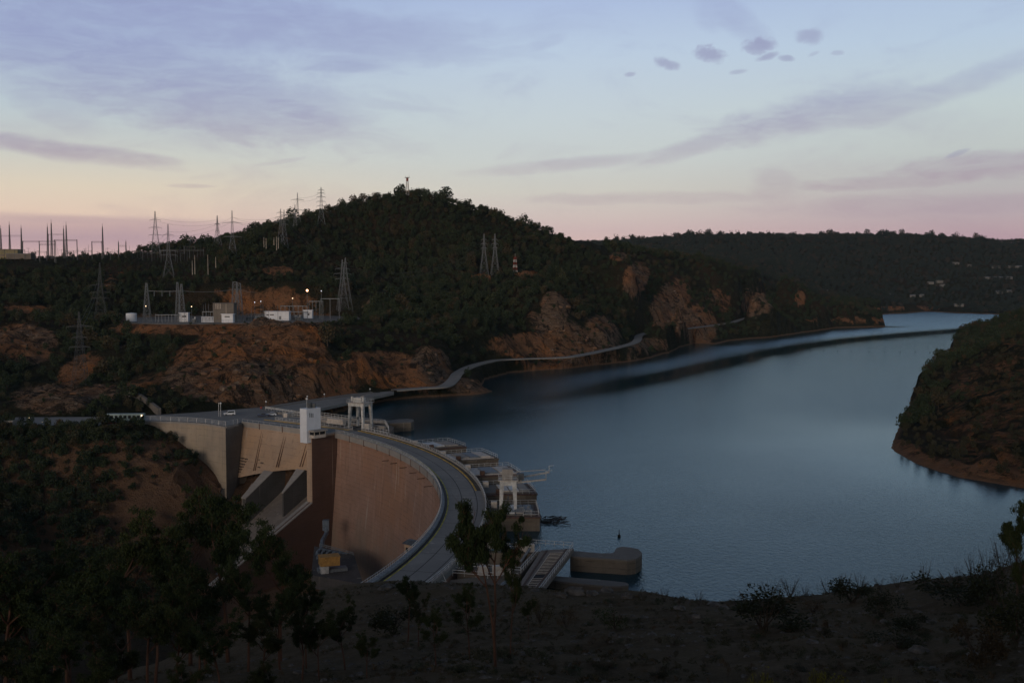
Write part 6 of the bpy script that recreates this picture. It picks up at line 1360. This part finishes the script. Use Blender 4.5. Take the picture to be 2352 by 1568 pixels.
# --- near eucalypts
def eucalypt(seed, bare_=.35, lean=.08, nclump=48, spread=.24, leafn=62, Ls=.030, twin=False):
    """tree one unit tall: trunk with limbs, and drooping leaf clumps at the limb ends"""
    r = random.Random(seed); mb = MB(); ends = []
    def limb(p, d, l, rad, lev):
        n = 5; q = p.copy(); dd = d.copy()
        for i in range(n):
            nx = q + dd * l / n; mb.bar(q, nx, rad * (1 - .55 * i / n), rad * (1 - .55 * (i + 1) / n), 6 if lev < 2 else 4); q = nx
            gs = .13 if lev else .05; dd = (dd + Vector((r.gauss(0, gs), r.gauss(0, gs), .10 if lev else .03))).normalized()
            if lev < 3 and (i >= (2 if lev == 0 else 1)) and q.z > bare_:
                for k in range(2 if lev < 2 else 1):
                    a = r.uniform(0, 6.28); nd = (dd * .75 + Vector((math.cos(a), math.sin(a), .15)) * .75).normalized(); limb(q, nd, l * r.uniform(.32, .5), rad * .42, lev + 1)
        ends.append(q)
        if lev >= 2: ends.append(p.lerp(q, .6))
    limb(Vector((0, 0, -.03)), Vector((lean, lean * .5, 1)).normalized(), .80, .016, 0)
    if twin: limb(Vector((.01, 0, -.03)), Vector((-lean * 2.2, .05, 1)).normalized(), .82, .014, 0)
    rnd = np.random.default_rng(seed); r.shuffle(ends); E_ = np.array([tuple(e) for e in ends[:nclump * 3]]); E_ = E_[E_[:, 2] > bare_]; n = len(E_); k = np.repeat(np.arange(n), leafn)
    cr_ = rnd.uniform(.020, .060, n); v = rnd.normal(size=(len(k), 3)); v /= np.linalg.norm(v, axis=1, keepdims=True); P = E_[k] + v * (cr_[k] * rnd.uniform(.2, 1.1, len(k)))[:, None] * np.array([1.15, 1.15, .9])
    P[:, 2] -= .01; d = rnd.normal(size=(len(k), 3)) * .55; d[:, 2] -= .9; s_ = rnd.uniform(.6, 1.25, len(k)) * Ls; V, Fq = leaves(P, d, s_, s_ * .30); return mb, (V, Fq), n
eup = []
for i, (sd, kw) in enumerate(((31, dict(bare_=.38, leafn=100, Ls=.026)), (32, dict(bare_=.30, leafn=95, Ls=.026)), (33, dict(bare_=.22, leafn=105, Ls=.026)), (34, dict(bare_=.5, leafn=95, Ls=.026)), (35, dict(bare_=.60, leafn=230, Ls=.028, twin=True, lean=.09)), (36, dict(bare_=.3, leafn=26, Ls=.045)))):
    mb, lf, n = eucalypt(sd, **kw); me = np_mesh('crown', *lf); me.materials.append(M['euc']); t_ = mb.build('trunk', M['redbark']); tm = t_.data; bpy.data.objects.remove(t_); eup.append((me, tm)); print('euc', i, len(lf[1]))
def gz_near(x, y):
    if -80 < x < 128 and 7 < y < 188: return float(near_h(np.array([x]), np.array([y]))[0])
    return float(hz(np.array(x), np.array(y)))
def near_tree(px, yt, d, label, kind, wid=1., group='eucalyptus trees on the near slope', cat='tree', name='eucalyptus_tree', rz=None, dark=False):
    u, _ = ray(px, 1200); x = u * d; g = gz_near(x, d); H = at_d(px, yt, d).z - g; me, tm = eup[kind]
    # trees grown by the generator differ in height; scale by the real top of the mesh
    zt_ = max(v.co.z for v in me.vertices); s = H / zt_; o = empty(name, (x, d, g), rr.random() * 6.28 if rz is None else rz, label, cat, group); o.scale = (s * wid, s * wid, s)
    for nm, m_ in (('crown', me), ('trunk', tm)): c = bpy.data.objects.new(nm, m_); COL.objects.link(c); c.parent = o
    return o
NT_ = [(120, 1330, 62, 2, 1.2, 'dark eucalyptus between two thicker ones, lower left'), (330, 1340, 64, 2, 1.2, 'dense eucalyptus hiding the trunk of the broad one at left'), (450, 1330, 62, 2, 1.1, 'dense eucalyptus under the thin one before the chute'), (640, 1320, 64, 2, 1.0, 'dense eucalyptus at the foot of the bushy one'), (730, 1400, 56, 2, 1.0, 'low dark eucalyptus right below the equipment platform'), (60, 1480, 38, 2, 1.1, 'nearest dark eucalyptus in the left corner'), (240, 1500, 38, 2, 1.1, 'near dark eucalyptus at the bottom, left of centre left'), (420, 1500, 38, 1, 1.1, 'near slender eucalyptus at the bottom edge below the chute'), (590, 1505, 38, 2, 1.0, 'near low eucalyptus at the bottom edge below the bushy one'), (432, 1120, 95, 2, 1.0, 'leafy eucalyptus crossing the foot of the abutment wall, tallest of the left group'), (520, 1134, 90, 3, 1.0, 'eucalyptus with a round open crown in front of the spillway chute'), (292, 1172, 86, 2, 1.1, 'broad eucalyptus left of the one before the abutment wall'), (640, 1178, 78, 2, .95, 'bushy eucalyptus right of the chute, below the brown wall'), (700, 1335, 66, 2, .8, 'low eucalyptus just below left of the ochre crane box'), (565, 1265, 66, 2, .9, 'eucalyptus in the gap below the chute'), (470, 1240, 80, 0, 1.1, 'thin eucalyptus whose crown overlaps the chute edge'), (350, 1290, 74, 1, 1.2, 'dark eucalyptus beneath the broad one at left'), (225, 1270, 76, 1, 1.2, 'eucalyptus left of the broad one, over the dark gorge'), (150, 1275, 70, 2, 1.2, 'thick dark eucalyptus near the left edge'), (75, 1250, 74, 1, 1.3, 'second dark eucalyptus from the left edge'), (5, 1235, 72, 2, 1.3, 'dark eucalyptus cut by the left edge of the view'), (100, 1370, 54, 2, 1.3, 'lower eucalyptus in the bottom left corner'), (260, 1380, 52, 1, 1.3, 'low eucalyptus in the dark foreground, second from the corner'), (400, 1370, 54, 2, 1.2, 'low dense eucalyptus below the chute trees'), (500, 1400, 50, 1, 1.2, 'slender eucalyptus low in the dark foreground'), (600, 1400, 52, 2, 1.2, 'low dense eucalyptus under the bushy one'), (690, 1380, 56, 1, 1.1, 'lower eucalyptus below the ochre crane box'), (790, 1370, 60, 1, 1.0, 'eucalyptus below the equipment platform'), (20, 1420, 46, 2, 1.4, 'lowest eucalyptus in the left corner'), (170, 1450, 44, 0, 1.3, 'small eucalyptus low between two bigger ones at left'), (840, 1440, 50, 0, 1.0, 'spindly eucalyptus left of the dark sapling pair'),
  (1138, 1138, 50, 4, .78, 'tall twin stemmed eucalyptus before the crest road and intake blocks'), (1172, 1200, 54, 1, .42, 'slimmer eucalyptus beside the twin stemmed one, before the slipway'), (935, 1322, 82, 3, 1.0, 'dark sapling below the near end of the crest road'), (960, 1350, 76, 1, .8, 'second dark sapling below the near end of the crest road'), (1000, 1398, 56, 0, 1.0, 'forked sapling on the bare slope, lower left of the twin tree'), (1078, 1340, 60, 0, .9, 'sapling just behind the trunks of the twin tree'), (1215, 1375, 72, 3, .8, 'small sapling right of the twin tree on the bare slope'), (2345, 1135, 62, 3, .7, 'reddish stemmed eucalyptus at the right edge before the headland'), (2362, 1190, 58, 1, .7, 'eucalyptus cut by the right edge of the view')]
for (px, yt, d, k, wd_, lb) in NT_: near_tree(px, yt, d, lb, k, wd_ * (1.08 if px < 860 else 1))
# --- shrubs
def shrub_mesh(seed, nl, leaf, wide=1.0, open_=.0):
    r = np.random.default_rng(seed); lob = r.integers(5, 9); C_ = np.stack([r.uniform(-.38, .38, lob), r.uniform(-.38, .38, lob), r.uniform(.18, .6, lob), r.uniform(.16, .32, lob)], 1)
    k = r.integers(0, lob, nl); v = r.normal(size=(nl, 3)); v /= np.linalg.norm(v, axis=1, keepdims=True); P = C_[k, :3] + v * (C_[k, 3] * r.uniform(.3, 1.1, nl))[:, None]; P[:, 2] = np.abs(P[:, 2]) * .95; d = v + r.normal(size=(nl, 3)) * .7; s_ = r.uniform(.6, 1.4, nl) * leaf
    return leaves(P, d, s_, s_ * .5)
def stems(seed, n=9, h=.7, r0=.012):
    r = random.Random(seed); mb = MB()
    for i in range(n):
        a = r.uniform(0, 6.28); p = Vector((r.uniform(-.05, .05), r.uniform(-.05, .05), -.03)); q = Vector((math.cos(a) * .22, math.sin(a) * .22, h * r.uniform(.5, .7))); e = q + Vector((math.cos(a) * .12, math.sin(a) * .12, h * r.uniform(.2, .5))); mb.bar(p, q, r0, r0 * .6, 4).bar(q, e, r0 * .6, r0 * .25, 4)
        for k in range(3): f = p.lerp(e, r.uniform(.4, .9)); mb.bar(f, f + Vector((r.uniform(-.16, .16), r.uniform(-.16, .16), r.uniform(.05, .22))), r0 * .4, r0 * .15, 3)
    return mb
def mk_shrub(seed, nl, leaf, mat, n=9, h=.7, r0=.012):
    a = np_mesh('foliage', *shrub_mesh(seed, nl, leaf)); a.materials.append(M[mat]); s_ = stems(seed, n, h, r0).build('stem', M['bark']); b = s_.data; bpy.data.objects.remove(s_); return a, b
SH = {'dense': [mk_shrub(51, 1500, .06, 'dull'), mk_shrub(52, 1400, .06, 'dull')], 'mid': [mk_shrub(53, 700, .06, 'euc'), mk_shrub(54, 700, .055, 'scrub')], 'thin': [mk_shrub(55, 150, .06, 'scrub', 14, .95, .009), mk_shrub(56, 110, .06, 'dull', 16, 1.0, .008)], 'yellow': [mk_shrub(57, 800, .055, 'yel', 16, .8, .006), mk_shrub(58, 700, .055, 'yel', 18, .85, .006)]}
def shrub(px, py, d, w_, h_, kind, label, group):
    u, _ = ray(px, py); x = u * d; g = gz_near(x, d); a, b = SH[kind][rr.randrange(2)]; o = empty('shrub', (x, d, g - .05), rr.random() * 6.28, label, 'shrub', group); o.scale = (w_, w_, h_)
    for nm, m_ in (('foliage', a), ('stem', b)): c = bpy.data.objects.new(nm, m_); COL.objects.link(c); c.parent = o
def near_at(px, py):
    """distance at which the sight line meets the near slope"""
    u, b = ray(px, py); ds = np.arange(12, 185, .7); z = near_h(u * ds, ds); k = np.nonzero(CAMZ + b * ds < z)[0]; return float(ds[k[0]]) if len(k) else None
for (px, py, w_, h_, kd, lb) in ((1755, 1450, 150, 80, 'dense', 'widest dark bush on the bare slope, left of the others'), (1955, 1385, 90, 50, 'dense', 'dark bush on the slope edge below the open water'), (2030, 1410, 70, 50, 'dense', 'dark bush right of the slope edge bush'), (2215, 1390, 150, 65, 'dense', 'wide dark bush under the right edge saplings'), (2090, 1450, 70, 35, 'dense', 'low dark bush midway down the right slope'), (1868, 1405, 50, 30, 'mid', 'small green bush between the two dark ones'), (1412, 1445, 60, 45, 'mid', 'small green bush alone in the middle of the bare slope'), (1300, 1440, 40, 40, 'mid', 'little green bush right of the small sapling'), (2285, 1400, 110, 90, 'dense', 'tangled dark bush before the right edge trees'), (1545, 1480, 50, 26, 'mid', 'low green tuft in the lower middle of the slope'), (2060, 1490, 90, 36, 'dense', 'flat dark bush low on the right slope'), (1240, 1430, 60, 60, 'mid', 'bush below the small sapling'), (900, 1460, 90, 60, 'dense', 'dark bush below the two dark saplings'), (2330, 1480, 120, 120, 'dense', 'large dark bush in the lower right corner'), (2250, 1530, 110, 90, 'dense', 'dark bush filling the lower right')):
    d = near_at(px, py)
    if d: shrub(px, py, d, w_ * d / F * 1.25, h_ * d / F * 1.5, kd, lb, 'bushes of the near slope')
for i, (px, py, h_, w_) in enumerate(((1480, 1377, 26, 24), (1525, 1375, 34, 26), (1560, 1380, 20, 20), (1605, 1385, 40, 26), (1690, 1383, 18, 30), (1768, 1376, 55, 50), (1815, 1366, 50, 55), (1850, 1364, 30, 24), (1900, 1358, 40, 40), (1940, 1354, 46, 36), (1975, 1350, 44, 34), (2020, 1347, 30, 30), (2060, 1345, 34, 40), (2125, 1340, 62, 30), (2150, 1338, 30, 24), (2200, 1334, 44, 24), (2235, 1330, 74, 50), (2268, 1325, 80, 50), (2300, 1318, 90, 60), (2330, 1310, 80, 60))):
    ds = [q for q in (near_at(px, py + 6), near_at(px, py + 14)) if q]; d = min(ds[0], 128) if ds else 112
    shrub(px, py, d, w_ * d / F * 1.3, h_ * d / F * .95, 'thin', 'thin twiggy shrub on the rim of the near slope against the water', 'twiggy shrubs along the rim')
for i in range(16):
    px = 1690 + (i * 137) % 520; py = 1500 + (i * 53) % 90; d = near_at(px, min(py, 1567)) or 40; d = max(24, min(d, 44) * .82)
    u, b = ray(px, py); x = u * d; shrub(px, py, d, .9 + .5 * rr.random(), 1.5 + 1.2 * rr.random(), 'yellow', 'wispy yellow green bush in the lower foreground', 'yellow green bushes of the foreground')
for i in range(170):
    px = rr.uniform(860, 2350); py = rr.uniform(1385, 1565); d = near_at(px, py)
    if d: shrub(px, py, d, rr.uniform(.3, 1.1), rr.uniform(.2, .7), rr.choice(['mid', 'dense', 'mid', 'mid']), 'low tuft on the bare near slope', 'low tufts on the near slope')
# stones: pale boulders near the rim one by one, gravel as one mass
def rock_mesh(seed, n=10):
    r = np.random.default_rng(seed); mb = MB().ball((0, 0, 0), 1, 9, 6); me = bpy.data.meshes.new('boulder'); V = np.array(mb.v); q = V * (1 + r.normal(size=(len(V), 1)) * .13) * np.array([1, .75, .5]); me.from_pydata([tuple(v) for v in q], [], mb.f); me.materials.append(M['stone']); return me
M['stone'] = plain('pale broken rock', (.085, .075, .065), .95, var=.5, scale=.9)
RM = [rock_mesh(61), rock_mesh(62), rock_mesh(63)]
for i, (px, py, s_) in enumerate(((1320, 1362, 1.2), (1360, 1368, .8), (1395, 1360, .9), (1440, 1375, .7), (1640, 1392, .9), (1560, 1400, .7), (1740, 1390, .9), (1662, 1398, .6), (1180, 1352, .6), (1290, 1372, .7), (890, 1352, 1.1), (925, 1345, 1.2), (1600, 1420, .5), (1480, 1420, .4), (2030, 1430, .35), (1990, 1455, .3), (2240, 1510, .4), (1860, 1510, .25), (2120, 1540, .3))):
    d = near_at(px, py)
    if not d: continue
    u, _ = ray(px, py); x = u * d; o = bpy.data.objects.new('boulder', RM[i % 3]); COL.objects.link(o); o.location = (x, d, gz_near(x, d)); o.rotation_euler = (0, 0, i); o.scale = (s_, s_, s_); tag(o, 'pale broken rock lying on the near slope', 'rock', 'rocks on the near slope')
r = np.random.default_rng(9); n = 5200; gx_ = r.uniform(-25, 70, n); gy_ = 34 + 96 * r.random(n) ** 1.2; k = np.abs(gx_ / gy_) < .52; gx_, gy_ = gx_[k], gy_[k]; gz_ = near_h(gx_, gy_)
src = bpy.data.objects.new('gravel_stone', RM[0])
scatter('gravel', (gx_, gy_, gz_, np.exp(r.normal(size=len(gx_)) * .6) * .10), [o for o in COL.objects if o.name.startswith('boulder')][:3], ('scattered gravel and small stones over the near slope', 'gravel'))
n = 9000; gx_ = r.uniform(-30, 75, n); gy_ = 32 + 100 * r.random(n); k = (np.abs(gx_ / gy_) < .55) & (fbm(gx_, gy_, 9, 3, 55) > -.1); gx_, gy_ = gx_[k], gy_[k]; gz_ = near_h(gx_, gy_)
tuft = np_mesh('tuft', *shrub_mesh(71, 60, .22)); tuft.materials.append(M['scrub'])
ot = bpy.data.objects.new('grass_tuft', tuft); COL.objects.link(ot); ot.location = (20, 60, gz_near(20, 60)); ot.scale = (.4, .4, .3); tag(ot, 'dry grass tuft in the middle of the near slope', 'grass', None)
scatter('dry_grass', (gx_, gy_, gz_, r.uniform(.15, .5, len(gx_))), [ot], ('dry brown grass tufts scattered over the near slope', 'grass'))
# ---------------- evening air ----------------
hm = bpy.data.materials.new('evening air'); hm.use_nodes = True; t = NT(hm.node_tree); t.n.clear()
o_ = t.add('ShaderNodeOutputMaterial'); pv = t.add('ShaderNodeVolumePrincipled'); pv.inputs['Color'].default_value = (.62, .82, 1, 1); pv.inputs['Density'].default_value = .00002; pv.inputs['Anisotropy'].default_value = 0
t.l.new(pv.outputs[0], o_.inputs['Volume'])
zmx = max(float(GZ.max()) + 30, 200)
hb = MB().prism([(-1800, -200), (2600, -200), (2600, 3600), (-1800, 3600)], -90, zmx).build('haze', hm); tag(hb, kind='stuff')
